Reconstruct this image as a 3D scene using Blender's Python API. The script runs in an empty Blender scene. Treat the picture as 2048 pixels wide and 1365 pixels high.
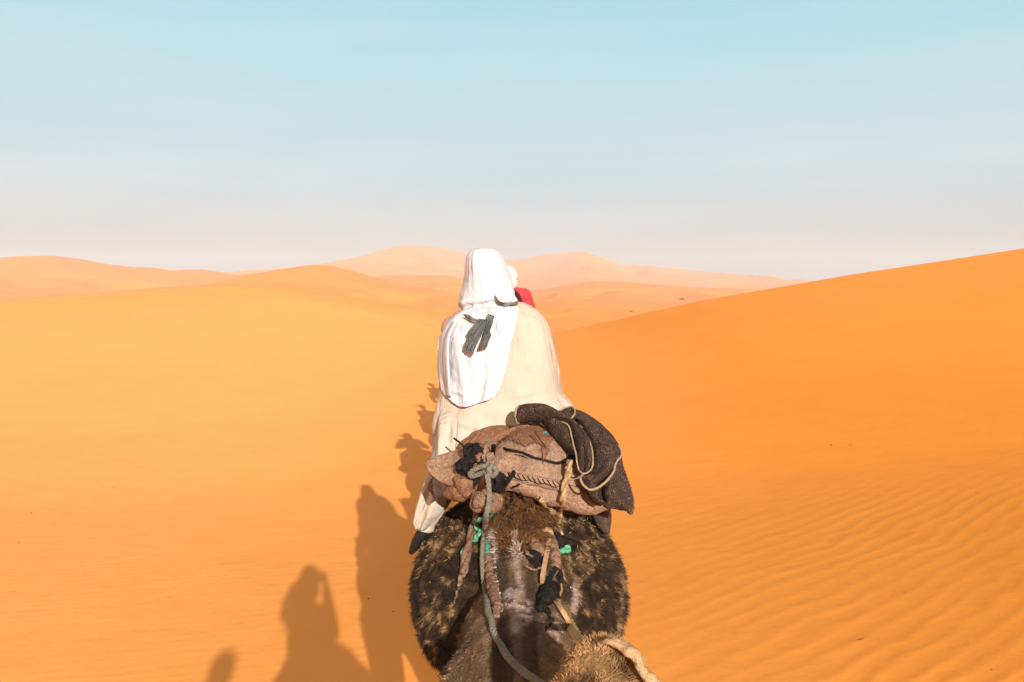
import bpy, bmesh, math, random
import numpy as np
from mathutils import Vector, Matrix
from mathutils.bvhtree import BVHTree

random.seed(7); RNG = np.random.default_rng(11)
SC = bpy.context.scene
COL = SC.collection
# ------------------------------------------------------------------ camera, sky, sun, exposure
CZ = 2.95                      # eye height above the sand under the photographer's camel
FPX = 1593.0                   # focal length in photo pixels (28 mm on 36 mm)
PITCH = math.atan(112.5 / FPX)
cd = bpy.data.cameras.new('camera'); cam = bpy.data.objects.new('camera', cd); COL.objects.link(cam)
cd.sensor_width = 36.0; cd.lens = 36.0 * FPX / 2048.0; cd.clip_start = 0.02; cd.clip_end = 20000
cam.location = (0, 0, CZ); cam.rotation_euler = (math.pi/2 - PITCH, 0, 0)
SC.camera = cam

def ray(px, py):
    dx = (px - 1024.0) / FPX; dz = -(py - 682.5) / FPX
    c, s = math.cos(PITCH), math.sin(PITCH)
    return Vector((dx, c + dz * s, -s + dz * c))
def P(px, py, d):
    """world point seen at that photo pixel, at world depth d"""
    r = ray(px, py); return Vector((0, 0, CZ)) + r * (d / r.y)
ANTI = ray(640, 1150).normalized()            # where the camera's own shadow falls
SUN_EL = math.asin(-ANTI.z); SUN_AZ = math.atan2(-ANTI.x, -ANTI.y)

w = bpy.data.worlds.new('World'); SC.world = w; w.use_nodes = True
nt = w.node_tree; nt.nodes.clear()
out = nt.nodes.new('ShaderNodeOutputWorld'); bg = nt.nodes.new('ShaderNodeBackground')
sky = nt.nodes.new('ShaderNodeTexSky'); sky.sky_type = 'NISHITA'; sky.sun_disc = False
sky.sun_elevation = SUN_EL; sky.sun_rotation = SUN_AZ; sky.air_density = 1.0; sky.dust_density = 2.0
tc = nt.nodes.new('ShaderNodeTexCoord'); sep = nt.nodes.new('ShaderNodeSeparateXYZ')
nt.links.new(tc.outputs['Generated'], sep.inputs[0])
ramp = nt.nodes.new('ShaderNodeValToRGB'); nt.links.new(sep.outputs['Z'], ramp.inputs[0])
SKYC = [(0.0, (.29, .39, .46)), (0.035, (.35, .44, .49)), (0.08, (.465, .555, .61)), (0.15, (.475, .65, .71)),
        (0.24, (.415, .69, .76)), (0.33, (.31, .65, .77)), (0.5, (.32, .50, .60)), (1.0, (.34, .38, .42))]
el = ramp.color_ramp.elements
while len(el) < len(SKYC): el.new(0.5)
for e, (p_, c_) in zip(el, SKYC): e.position = p_; e.color = (*c_, 1)
# a little thin uneven cloud in the air
mp = nt.nodes.new('ShaderNodeMapping'); mp.inputs['Scale'].default_value = (1.2, 1.2, 9.0)
nt.links.new(tc.outputs['Generated'], mp.inputs[0])
nz = nt.nodes.new('ShaderNodeTexNoise'); nz.inputs['Scale'].default_value = 2.2; nz.inputs['Detail'].default_value = 5
nt.links.new(mp.outputs[0], nz.inputs['Vector'])
mr = nt.nodes.new('ShaderNodeMapRange'); mr.inputs[1].default_value = .35; mr.inputs[2].default_value = .8
mr.inputs[3].default_value = 0; mr.inputs[4].default_value = .30
nt.links.new(nz.outputs['Fac'], mr.inputs[0])
mxc = nt.nodes.new('ShaderNodeMixRGB'); mxc.inputs[2].default_value = (.78, .80, .83, 1)
nt.links.new(mr.outputs[0], mxc.inputs[0]); nt.links.new(ramp.outputs[0], mxc.inputs[1])
SKYGAIN = 6.4
mul = nt.nodes.new('ShaderNodeMixRGB'); mul.blend_type = 'MULTIPLY'; mul.inputs[0].default_value = 1
mul.inputs[2].default_value = (SKYGAIN, SKYGAIN, SKYGAIN, 1); nt.links.new(mxc.outputs[0], mul.inputs[1])
# warm glow added to the sunward half of the sky, to warm the shadows
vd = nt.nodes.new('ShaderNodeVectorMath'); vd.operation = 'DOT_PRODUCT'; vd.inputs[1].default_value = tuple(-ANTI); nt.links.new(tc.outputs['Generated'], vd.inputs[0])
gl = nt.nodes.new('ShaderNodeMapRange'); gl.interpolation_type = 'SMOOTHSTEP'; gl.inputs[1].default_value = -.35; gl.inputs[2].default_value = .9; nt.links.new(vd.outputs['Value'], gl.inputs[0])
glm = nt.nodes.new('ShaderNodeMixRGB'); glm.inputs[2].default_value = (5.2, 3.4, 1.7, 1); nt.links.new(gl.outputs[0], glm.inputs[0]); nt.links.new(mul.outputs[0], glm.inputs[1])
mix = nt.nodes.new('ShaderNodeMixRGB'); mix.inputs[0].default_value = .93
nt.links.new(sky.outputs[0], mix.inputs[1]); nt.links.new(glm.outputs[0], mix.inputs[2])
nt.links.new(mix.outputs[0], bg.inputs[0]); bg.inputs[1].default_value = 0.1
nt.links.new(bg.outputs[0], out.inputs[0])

sd = bpy.data.lights.new('sun', 'SUN'); so = bpy.data.objects.new('sun', sd); COL.objects.link(so)
sd.energy = 5.0; sd.angle = math.radians(0.5); sd.color = (1.0, .96, .90)
so.rotation_euler = ANTI.to_track_quat('-Z', 'Y').to_euler(); so.location = (20, -80, 40)
vs = SC.view_settings; vs.view_transform = 'Standard'; vs.look = 'None'; vs.exposure = 0.75; vs.gamma = 1
cy = SC.cycles; cy.use_denoising = True; cy.max_bounces = 6; cy.volume_bounces = 1
try: cy.denoiser = 'OPENIMAGEDENOISE'
except Exception: pass

# ------------------------------------------------------------------ helpers
def tag(o, label=None, cat=None, group=None, kind=None):
    if label: o['label'] = label
    if cat: o['category'] = cat
    if group: o['group'] = group
    if kind: o['kind'] = kind
    return o
def link(name, me, mat=None, parent=None, smooth=True):
    o = bpy.data.objects.new(name, me); COL.objects.link(o)
    if mat: me.materials.append(mat)
    if smooth and len(me.polygons): me.polygons.foreach_set('use_smooth', [True] * len(me.polygons))
    if parent: o.parent = parent
    return o
def thing(name, label, cat, loc=(0, 0, 0), group=None):
    o = bpy.data.objects.new(name, None); COL.objects.link(o); o.location = loc; o.empty_display_size = .2
    return tag(o, label, cat, group)
def offset_parts(root):
    """parts were built in world space: keep them there under a root that sits elsewhere"""
    inv = Matrix.Translation(-Vector(root.location))
    for ch in root.children: ch.matrix_parent_inverse = inv
def mesh_from(verts, faces):
    me = bpy.data.meshes.new('m'); me.from_pydata([tuple(v) for v in verts], [], faces); me.update(); return me

def hashn(ix, iy, iz, seed):
    n = (ix.astype(np.int64) * 374761393 + iy.astype(np.int64) * 668265263 + iz.astype(np.int64) * 2147483647 + seed * 974634777) & 0xFFFFFFFF
    n = ((n ^ (n >> 13)) * 1274126177) & 0xFFFFFFFF
    n = ((n ^ (n >> 15)) * 2246822519) & 0xFFFFFFFF
    return ((n ^ (n >> 16)) & 0xFFFF) / 65535.0
def vnoise(x, y, z=0.0, seed=1):
    x, y, z = np.broadcast_arrays(np.asarray(x, float), np.asarray(y, float), np.asarray(z, float))
    ix, iy, iz = np.floor(x), np.floor(y), np.floor(z)
    fx, fy, fz = x - ix, y - iy, z - iz
    fx = fx * fx * fx * (fx * (fx * 6 - 15) + 10); fy = fy * fy * fy * (fy * (fy * 6 - 15) + 10); fz = fz * fz * fz * (fz * (fz * 6 - 15) + 10)
    r = 0
    for a in (0, 1):
        for b in (0, 1):
            for c in (0, 1):
                r = r + hashn(ix + a, iy + b, iz + c, seed) * (fx if a else 1 - fx) * (fy if b else 1 - fy) * (fz if c else 1 - fz)
    return r * 2 - 1
def fbm(x, y, z=0.0, o=4, seed=1):
    r = 0; a = 1; t = 0; x = np.asarray(x, float); y = np.asarray(y, float); z = np.asarray(z, float)
    for k in range(o):
        r = r + a * vnoise(x, y, z, seed + k); t += a; a *= .5; x = x * 2.03 + 3.1; y = y * 2.03 + 1.7; z = z * 2.03
    return r / t
def sstep(a, b, x):
    t = np.clip((x - a) / (b - a), 0, 1); return t * t * (3 - 2 * t)

def catmull(pts, n):
    """n points evenly along a Catmull-Rom curve through pts (numpy m x k)"""
    p = np.asarray([list(q) for q in pts], float)
    if len(p) == 2: return p[0] + (p[1] - p[0]) * np.linspace(0, 1, n)[:, None]
    e = np.vstack([2 * p[0] - p[1], p, 2 * p[-1] - p[-2]]); res = []
    for i in range(len(p) - 1):
        t = np.linspace(0, 1, 24, endpoint=(i == len(p) - 2))[:, None]
        a, b, c, d = e[i], e[i+1], e[i+2], e[i+3]
        res.append(.5 * (2*b + (c-a)*t + (2*a-5*b+4*c-d)*t*t + (3*b-a-3*c+d)*t**3))
    r = np.vstack(res); dl = np.r_[0, np.cumsum(np.linalg.norm(np.diff(r[:, :3], axis=0), axis=1))]
    s = np.linspace(0, dl[-1], n)
    return np.stack([np.interp(s, dl, r[:, k]) for k in range(r.shape[1])], 1)

def sheet_mesh(front, N, thick):
    """closed thick sheet from a grid (nv, nu, 3) of front points; N (3,) or grid of normals; thick scalar or grid"""
    nv, nu, _ = front.shape
    N = np.broadcast_to(N, front.shape); th = np.broadcast_to(thick, (nv, nu))[..., None]
    back = front - N * th
    V = np.concatenate([front.reshape(-1, 3), back.reshape(-1, 3)]); F = []; o = nv * nu
    id_ = lambda i, j, b=0: b * o + i * nu + j
    for i in range(nv - 1):
        for j in range(nu - 1):
            F.append((id_(i, j), id_(i+1, j), id_(i+1, j+1), id_(i, j+1)))
            F.append((id_(i, j, 1), id_(i, j+1, 1), id_(i+1, j+1, 1), id_(i+1, j, 1)))
    for i in range(nv - 1):
        F.append((id_(i, 0), id_(i, 0, 1), id_(i+1, 0, 1), id_(i+1, 0)))
        F.append((id_(i, nu-1), id_(i+1, nu-1), id_(i+1, nu-1, 1), id_(i, nu-1, 1)))
    for j in range(nu - 1):
        F.append((id_(0, j), id_(0, j+1), id_(0, j+1, 1), id_(0, j, 1)))
        F.append((id_(nv-1, j), id_(nv-1, j, 1), id_(nv-1, j+1, 1), id_(nv-1, j+1)))
    me = mesh_from(V, F)
    bm = bmesh.new(); bm.from_mesh(me); bmesh.ops.recalc_face_normals(bm, faces=bm.faces); bm.to_mesh(me); bm.free()
    return me
def rail_grid(A, B, nv=40, nu=24, bulge=0.0, N=(0, -1, .3), fold=None, rough=0.0, seed=1, bp=.7):
    N = np.array(N, float); N /= np.linalg.norm(N)
    a, b = catmull(A, nv), catmull(B, nv); s = np.linspace(0, 1, nu); t = np.linspace(0, 1, nv)
    S, T = np.meshgrid(s, t); g = a[:, None, :3] * (1 - s)[None, :, None] + b[:, None, :3] * s[None, :, None]
    bl = np.interp(T, np.linspace(0, 1, len(bulge)), bulge) if hasattr(bulge, '__len__') else bulge
    h = bl * np.sin(math.pi * np.clip(S, 0, 1)) ** bp
    if fold is not None: h = h + fold(S, T)
    if rough: h = h + rough * fbm(g[..., 0] * 25, g[..., 2] * 25, g[..., 1] * 25, 3, seed)
    return g + N * h[..., None], N
def rail_sheet(name, A, B, mat, parent=None, thick=.008, **k):
    g, N = rail_grid(A, B, **k)
    return link(name, sheet_mesh(g, N, thick), mat, parent)

def frames(p):
    t = np.gradient(p, axis=0); t /= np.linalg.norm(t, axis=1)[:, None] + 1e-9
    u = np.cross(t[0], [0, 0, 1.0]);
    if np.linalg.norm(u) < .1: u = np.cross(t[0], [1.0, 0, 0])
    us = []
    for i in range(len(p)):
        u = u - t[i] * np.dot(u, t[i]); u /= np.linalg.norm(u) + 1e-9; us.append(u.copy())
    us = np.array(us); return t, us, np.cross(t, us)
def tube_geo(p, r, seg=8, flat=1.0, V=None, F=None, cap=True):
    V = [] if V is None else V; F = [] if F is None else F
    p = np.asarray(p, float); r = np.broadcast_to(np.asarray(r, float), (len(p),)); t, u, v = frames(p); o = len(V)
    for i in range(len(p)):
        for k in range(seg):
            a = 2 * math.pi * k / seg
            V.append(p[i] + r[i] * (math.cos(a) * u[i] + flat * math.sin(a) * v[i]))
    for i in range(len(p) - 1):
        for k in range(seg):
            k2 = (k + 1) % seg
            F.append((o + i*seg + k, o + i*seg + k2, o + (i+1)*seg + k2, o + (i+1)*seg + k))
    if cap:
        F.append(tuple(o + k for k in range(seg))[::-1]); F.append(tuple(o + (len(p)-1)*seg + k for k in range(seg)))
    return V, F
def tube(name, pts, r, mat, parent=None, n=60, seg=8, flat=1.0, wob=0.0, seed=3):
    c = catmull(pts, n)
    if wob:
        s = np.arange(n) * .37
        c = c + wob * np.stack([vnoise(s, s*0, 0, seed), vnoise(s, s*0+5, 0, seed), vnoise(s, s*0+9, 0, seed)], 1)
    rr = np.interp(np.linspace(0, 1, n), np.linspace(0, 1, len(r)), r) if hasattr(r, '__len__') else np.full(n, r)
    V, F = tube_geo(c, rr, seg, flat); return link(name, mesh_from(V, F), mat, parent)
def rope(name, pts, r, mat, parent=None, strands=3, pitch=.035, n=None, seg=6, wob=.0, seed=5, fuzz=0):
    c0 = catmull(pts, 40); L = np.sum(np.linalg.norm(np.diff(c0, axis=0), axis=1))
    n = n or max(30, int(L / pitch * 9)); c = catmull(pts, n)
    if wob:
        s = np.linspace(0, L, n) * 14
        c = c + wob * np.stack([vnoise(s, s*0, 0, seed), vnoise(s, s*0+5, 0, seed), vnoise(s, s*0+9, 0, seed)], 1)
    t, u, v = frames(c); s = np.linspace(0, L, n); V, F = [], []
    for k in range(strands):
        a = 2 * math.pi * (s / pitch + k / strands)
        tube_geo(c + (r * .5) * (np.cos(a)[:, None] * u + np.sin(a)[:, None] * v), r * .56, seg, 1, V, F)
    rg = random.Random(seed)
    for q in range(fuzz):
        i = rg.randrange(n); a = rg.random() * 6.283; d = math.cos(a) * u[i] + math.sin(a) * v[i] + t[i] * rg.uniform(-.8, .8)
        p0 = c[i] + d * r * .7; p1 = p0 + d * rg.uniform(.004, .012); sdv = t[i] * .0007; o = len(V)
        V += [p0 - sdv, p0 + sdv, p1]; F.append((o, o+1, o+2))
    return link(name, mesh_from(V, F), mat, parent)

# ---- blobs: ellipsoids and tapered limbs fused into one continuous skin
def blob(name, ells, chains, voxel, mat=None, parent=None, smooth=6, disp=None):
    bm = bmesh.new()
    for e in ells:
        c, r = e[0], e[1]; rot = e[2] if len(e) > 2 else (0, 0, 0)
        M = Matrix.Translation(c) @ Matrix.Rotation(rot[2], 4, 'Z') @ Matrix.Rotation(rot[1], 4, 'Y') @ Matrix.Rotation(rot[0], 4, 'X') @ Matrix.Diagonal((*r, 1))
        bmesh.ops.create_icosphere(bm, subdivisions=4, radius=1, matrix=M)
    for ch in chains:
        for k, (p, r) in enumerate(ch):
            bmesh.ops.create_icosphere(bm, subdivisions=3, radius=r, matrix=Matrix.Translation(p))
            if k + 1 < len(ch):
                q, r2 = ch[k + 1]; d = Vector(q) - Vector(p); L = d.length
                if L < 1e-5: continue
                M = Matrix.Translation((Vector(p) + Vector(q)) / 2) @ d.to_track_quat('Z', 'Y').to_matrix().to_4x4()
                bmesh.ops.create_cone(bm, cap_ends=True, segments=24, radius1=r, radius2=r2, depth=L, matrix=M)
    me = bpy.data.meshes.new('b'); bm.to_mesh(me); bm.free()
    o = bpy.data.objects.new('tmp', me); COL.objects.link(o)
    m = o.modifiers.new('r', 'REMESH'); m.mode = 'VOXEL'; m.voxel_size = voxel; m.use_smooth_shade = True
    if smooth:
        s = o.modifiers.new('s', 'SMOOTH'); s.factor = .6; s.iterations = smooth
    dg = bpy.context.evaluated_depsgraph_get(); me2 = bpy.data.meshes.new_from_object(o.evaluated_get(dg))
    bpy.data.objects.remove(o); bpy.data.meshes.remove(me)
    if disp:
        n = len(me2.vertices); co = np.empty(n*3); me2.vertices.foreach_get('co', co); co = co.reshape(-1, 3)
        no = np.empty(n*3); me2.vertex_normals.foreach_get('vector', no); no = no.reshape(-1, 3)
        co = co + no * disp(co)[:, None]; me2.vertices.foreach_set('co', co.ravel()); me2.update()
    return link(name, me2, mat, parent)

# ------------------------------------------------------------------ materials
def newmat(name, rough=.9):
    m = bpy.data.materials.new(name); m.use_nodes = True; b = m.node_tree.nodes['Principled BSDF']
    b.inputs['Roughness'].default_value = rough; b.inputs['Specular IOR Level'].default_value = .25
    return m, m.node_tree, b
def N_(nt, t, **k):
    n = nt.nodes.new(t)
    for a, v in k.items():
        try: n.inputs[a].default_value = v
        except Exception: setattr(n, a, v)
    return n
def mixc(nt, fac, a, b, mode='MIX'):
    m = nt.nodes.new('ShaderNodeMixRGB'); m.blend_type = mode
    for i, v in enumerate((fac, a, b)):
        if isinstance(v, (int, float)): m.inputs[i].default_value = v
        elif isinstance(v, tuple): m.inputs[i].default_value = (*v[:3], 1)
        else: nt.links.new(v, m.inputs[i])
    return m.outputs[0]
def noise(nt, vec, scale, detail=4, rough=.55, lo=.35, hi=.65, dist=0.0):
    n = nt.nodes.new('ShaderNodeTexNoise'); n.inputs['Scale'].default_value = scale; n.inputs['Detail'].default_value = detail
    n.inputs['Roughness'].default_value = rough; n.inputs['Distortion'].default_value = dist; nt.links.new(vec, n.inputs['Vector'])
    m = nt.nodes.new('ShaderNodeMapRange'); m.inputs[1].default_value = lo; m.inputs[2].default_value = hi
    nt.links.new(n.outputs['Fac'], m.inputs[0]); return m.outputs[0]
def math_(nt, op, a, b=None, c=None):
    m = nt.nodes.new('ShaderNodeMath'); m.operation = op
    for i, v in enumerate((a, b, c)):
        if v is None: continue
        if isinstance(v, (int, float)): m.inputs[i].default_value = v
        else: nt.links.new(v, m.inputs[i])
    return m.outputs[0]
def bump(nt, b, h, strength, dist=.01, prev=None):
    n = nt.nodes.new('ShaderNodeBump'); n.inputs['Strength'].default_value = strength; n.inputs['Distance'].default_value = dist
    nt.links.new(h, n.inputs['Height'])
    if prev is not None: nt.links.new(prev, n.inputs['Normal'])
    nt.links.new(n.outputs[0], b.inputs['Normal']); return n.outputs[0]
def gpos(nt): return nt.nodes.new('ShaderNodeNewGeometry').outputs['Position']
def opos(nt): return nt.nodes.new('ShaderNodeTexCoord').outputs['Object']

def wool(name, c1, c2, c3=None, s=1.0, speck=.5, bmp=.5, blot=None):
    m, nt, b = newmat(name, .95); v = opos(nt)
    col = mixc(nt, noise(nt, v, 55*s, 5), c1, c2)
    if blot: col = mixc(nt, noise(nt, v, 9, 5, lo=.5, hi=.68), col, blot)
    if c3: col = mixc(nt, math_(nt, 'MULTIPLY', noise(nt, v, 170*s, 3, lo=.56, hi=.66), speck), col, c3)
    nt.links.new(col, b.inputs['Base Color']); b.inputs['Specular IOR Level'].default_value = .05
    p = bump(nt, b, noise(nt, v, 150*s, 4, lo=.2, hi=.8), bmp, .006); bump(nt, b, noise(nt, v, 26, 5, lo=.2, hi=.8), .6, .014, p)
    return m
def cloth(name, c, c2=None, wr=.5, sc=9, rough=.85, trans=0.0, weave=.15):
    m, nt, b = newmat(name, rough); v = opos(nt)
    mp = nt.nodes.new('ShaderNodeMapping'); mp.inputs['Scale'].default_value = (1, 1, .35); nt.links.new(v, mp.inputs[0])
    col = mixc(nt, noise(nt, v, 5, 4), c, c2 or tuple(x * .93 for x in c)); nt.links.new(col, b.inputs['Base Color'])
    p = bump(nt, b, noise(nt, mp.outputs[0], sc, 6, dist=.6), wr, .03); bump(nt, b, noise(nt, v, 500, 2), weave, .001, p)
    if trans:
        t = nt.nodes.new('ShaderNodeBsdfTranslucent'); nt.links.new(col, t.inputs[0]); a = nt.nodes.new('ShaderNodeMixShader'); a.inputs[0].default_value = trans
        nt.links.new(b.outputs[0], a.inputs[1]); nt.links.new(t.outputs[0], a.inputs[2]); nt.links.new(a.outputs[0], nt.nodes['Material Output'].inputs[0])
    return m
def plain(name, c, rough=.8, c2=None, s=40, bmp=.3):
    m, nt, b = newmat(name, rough); v = opos(nt); nt.links.new(mixc(nt, noise(nt, v, s, 4), c, c2 or tuple(x*.7 for x in c)), b.inputs['Base Color'])
    bump(nt, b, noise(nt, v, s * 4, 4), bmp, .004); return m

M = {}
M['robe'] = cloth('cream_robe', (.43, .36, .295), (.41, .34, .27), .45, 7)
M['white'] = cloth('white_scarf', (.56, .545, .57), (.53, .515, .545), .4, 9, trans=.12)
M['trouser'] = cloth('cream_trouser', (.47, .395, .30), None, .4, 8)
M['grey'] = cloth('grey_scarf', (.165, .165, .155), (.115, .118, .112), .8, 30, weave=.5)
M['felt'] = wool('saddle_felt', (.36, .222, .145), (.25, .148, .096), (.09, .05, .035), 1.0, .9, .9)
M['felt_dark'] = wool('saddle_felt_worn', (.26, .12, .062), (.17, .08, .045), (.42, .27, .2), 1.0, .6, 1.0)
M['felt_wrap'] = wool('felt_wrap', (.23, .125, .078), (.15, .08, .052), (.42, .30, .22), 1.0, .8, .8)
M['blanket'] = wool('blanket_wool', (.060, .036, .027), (.034, .020, .015), (.34, .24, .18), 1.3, .6, .9)
M['trim'] = wool('blanket_trim', (.42, .31, .20), (.33, .24, .15), (.2, .14, .1), 1.3, .8, 1.0)
M['black'] = wool('black_wool', (.011, .009, .008), (.020, .017, .015), (.05, .044, .04), 1.0, .7, 1.0)
M['rope'] = wool('grey_green_rope', (.23, .205, .155), (.165, .145, .11), (.34, .30, .24), 1.2, .6, 1.0)
M['tan'] = wool('tan_strap', (.46, .29, .155), (.36, .22, .11), (.22, .13, .06), 1.0, .6, .6)
M['mint'] = cloth('mint_rag', (.13, .42, .24), (.09, .33, .18), .8, 30)
M['cyan'] = cloth('cyan_rag', (.03, .38, .45), (.02, .30, .38), .6, 30)
M['dark_felt'] = wool('dark_brown_felt', (.085, .05, .038), (.05, .03, .024), (.2, .13, .1), 1.0, .5, .8)
M['leather'] = plain('brown_leather', (.12, .055, .03), .5, (.05, .025, .015), 25)
M['shoe'] = plain('black_shoe', (.012, .012, .013), .6)
M['skin'] = plain('skin', (.38, .22, .14), .5, (.34, .19, .12), 20, .05)
M['red'] = cloth('red_top', (.62, .035, .04), (.56, .03, .035), .3, 8)
M['strap'] = plain('dark_strap', (.03, .015, .012), .7)
M['jeans'] = cloth('blue_trousers', (.06, .08, .13), None, .4, 12)
M['olive'] = cloth('olive_shirt', (.12, .11, .07), None, .4, 10)
M['hair'] = plain('brown_hair', (.04, .022, .012), .5, (.02, .012, .008), 60)
M['plastic'] = plain('camera_plastic', (.015, .015, .016), .45)
M['thread'] = wool('pale_thread', (.5, .42, .34), (.4, .33, .26), None, 1, .5, .5)

def coat_mat(name, hair=False):
    m, nt, b = newmat(name, .8); a = nt.nodes.new('ShaderNodeAttribute'); a.attribute_name = 'coat'
    v = opos(nt); col = mixc(nt, .35, a.outputs['Color'], mixc(nt, noise(nt, v, 90, 4), (0, 0, 0), a.outputs['Color'])) if not hair else a.outputs['Color']
    nt.links.new(col, b.inputs['Base Color'])
    if not hair: bump(nt, b, noise(nt, v, 120, 5), .8, .008)
    b.inputs['Specular IOR Level'].default_value = .3 if hair else .15
    return m
M['coat'] = coat_mat('camel_coat'); M['fur'] = coat_mat('camel_fur', True)
m, nt, b = newmat('camel_plain', .9); v = opos(nt)
nt.links.new(mixc(nt, noise(nt, v, 4, 5), (.16, .10, .055), (.10, .06, .033)), b.inputs['Base Color']); bump(nt, b, noise(nt, v, 60, 5), .8, .01); M['camel2'] = m

# sand: wind ripples are a bump that follows the ground itself
m, nt, b = newmat('sand', .95); b.inputs['Specular IOR Level'].default_value = .1; v = gpos(nt)
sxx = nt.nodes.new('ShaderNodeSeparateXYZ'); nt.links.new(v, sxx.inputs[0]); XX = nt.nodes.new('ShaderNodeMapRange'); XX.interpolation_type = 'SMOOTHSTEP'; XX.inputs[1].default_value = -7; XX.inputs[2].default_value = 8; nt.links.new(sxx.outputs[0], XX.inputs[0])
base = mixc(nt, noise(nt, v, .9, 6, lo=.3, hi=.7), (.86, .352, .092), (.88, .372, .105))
redder = mixc(nt, noise(nt, v, .9, 6, lo=.3, hi=.7), (.68, .226, .014), (.72, .242, .019))  # the right slope's dimmer light put into a darker sand colour, reused far off
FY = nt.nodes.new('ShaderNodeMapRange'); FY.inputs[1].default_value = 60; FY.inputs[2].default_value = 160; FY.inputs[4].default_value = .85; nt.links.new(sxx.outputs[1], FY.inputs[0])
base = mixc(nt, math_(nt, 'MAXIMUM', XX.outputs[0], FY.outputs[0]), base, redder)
base = mixc(nt, math_(nt, 'MULTIPLY', noise(nt, v, .05, 4, lo=.35, hi=.65), .3), base, (.83, .27, .05))
base = mixc(nt, math_(nt, 'MULTIPLY', noise(nt, v, 260, 2, lo=.55, hi=.75), .25), base, (.40, .14, .03))
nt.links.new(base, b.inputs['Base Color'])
sx = nt.nodes.new('ShaderNodeSeparateXYZ'); nt.links.new(v, sx.inputs[0]); X, Y = sx.outputs[0], sx.outputs[1]
def warp(sc, amt): return math_(nt, 'MULTIPLY', math_(nt, 'SUBTRACT', noise(nt, v, sc, 3, lo=0, hi=1), .5), amt)
def ripple(ax, ay, lam, w1, w2):
    s = math_(nt, 'ADD', math_(nt, 'MULTIPLY', X, ax / lam), math_(nt, 'MULTIPLY', Y, ay / lam))
    s = math_(nt, 'ADD', s, math_(nt, 'ADD', warp(.35, w1), warp(1.7, w2)))
    q = math_(nt, 'SINE', math_(nt, 'MULTIPLY', s, 6.2832)); q = math_(nt, 'MULTIPLY_ADD', q, .5, .5)
    return math_(nt, 'POWER', q, 1.6)
def mrange(x, a, b_, c=0., d=1.):
    n = nt.nodes.new('ShaderNodeMapRange'); n.interpolation_type = 'SMOOTHSTEP'; nt.links.new(x, n.inputs[0])
    for i, q in enumerate((a, b_, c, d)): n.inputs[i+1].default_value = q
    return n.outputs[0]
rip_mask = noise(nt, v, .22, 3, lo=.40, hi=.58)
right = mrange(X, .3, 3.2); far = mrange(Y, 7, 14, 1, .05)
RB = math_(nt, 'MULTIPLY', math_(nt, 'MULTIPLY', ripple(-.60, .80, .24, 3.2, .9), right), far)
LB = math_(nt, 'MULTIPLY', math_(nt, 'MULTIPLY', ripple(-.28, .96, .155, 3.0, .5), mrange(X, .6, -.6)), mrange(Y, 7.0, 13, 1, .0))
h = math_(nt, 'ADD', math_(nt, 'MULTIPLY', RB, math_(nt, 'MULTIPLY_ADD', rip_mask, .6, .4)), math_(nt, 'MULTIPLY', math_(nt, 'MULTIPLY', LB, .34), math_(nt, 'MULTIPLY_ADD', rip_mask, .8, .2)))
p = bump(nt, b, h, 1.0, .0052)
p = bump(nt, b, noise(nt, v, 2.2, 4), .25, .02, p)
bump(nt, b, noise(nt, v, 240, 3), .35, .0012, p)
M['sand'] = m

# ------------------------------------------------------------------ the sand
LAYERS = [  # depth, front width, back width, crest pixels
 (115, 45, 40, [(-900,606),(-200,604),(0,601),(150,590),(300,577),(400,570),(500,568.5),(560,574),(640,586),(720,598),(850,624),(950,650),(1100,700),(3000,700)]),
 (270, 85, 70, [(-900,600),(300,600),(420,582),(510,557),(560,541),(620,531),(655,531),(700,541),(750,556),(850,578),(930,590),(1050,598),(1150,602),(1300,606),(3000,620)]),
 (440, 130, 110, [(-900,530),(-300,516),(-100,512),(0,515),(30,518),(60,513),(110,512),(150,517),(200,527),(260,534),(300,535),(350,543),(380,541),(405,539),(440,547),(480,552),(550,556),(650,560),(740,554),(830,550),(900,552),(960,566),(1030,582),(1085,580),(1130,571),(1180,564),(1230,563),(1300,569),(1400,576),(1480,578),(1600,581),(3000,590)]),
 (1050, 300, 200, [(-900,566),(300,560),(420,553),(480,548),(560,538),(640,532),(670,526),(720,517),(770,500),(820,489),(870,493),(930,507),(1000,523),(1040,519),(1100,508),(1165,503),(1190,511),(1225,528),(1290,532),(1350,539),(1410,545),(1460,547),(1500,555),(1550,557),(1600,567),(1700,574),(3000,574)]),
]
CREST = [(-1200,640),(-300,618),(0,605),(200,594),(400,589),(520,590),(600,598),(700,613),(800,637),(900,665),(960,682),(1010,687),(1060,680),(1110,667),(1200,648),(1300,625),(1400,603),(1500,585),(1600,568),(1700,550),(1900,520),(2048,497),(2300,462),(3200,380)]
YC = 46.0
def crest_z(x, lst, d):
    q = [P(a, b_, d) for a, b_ in lst]; return np.interp(x, [k.x for k in q], [k.z - CZ for k in q])
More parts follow.
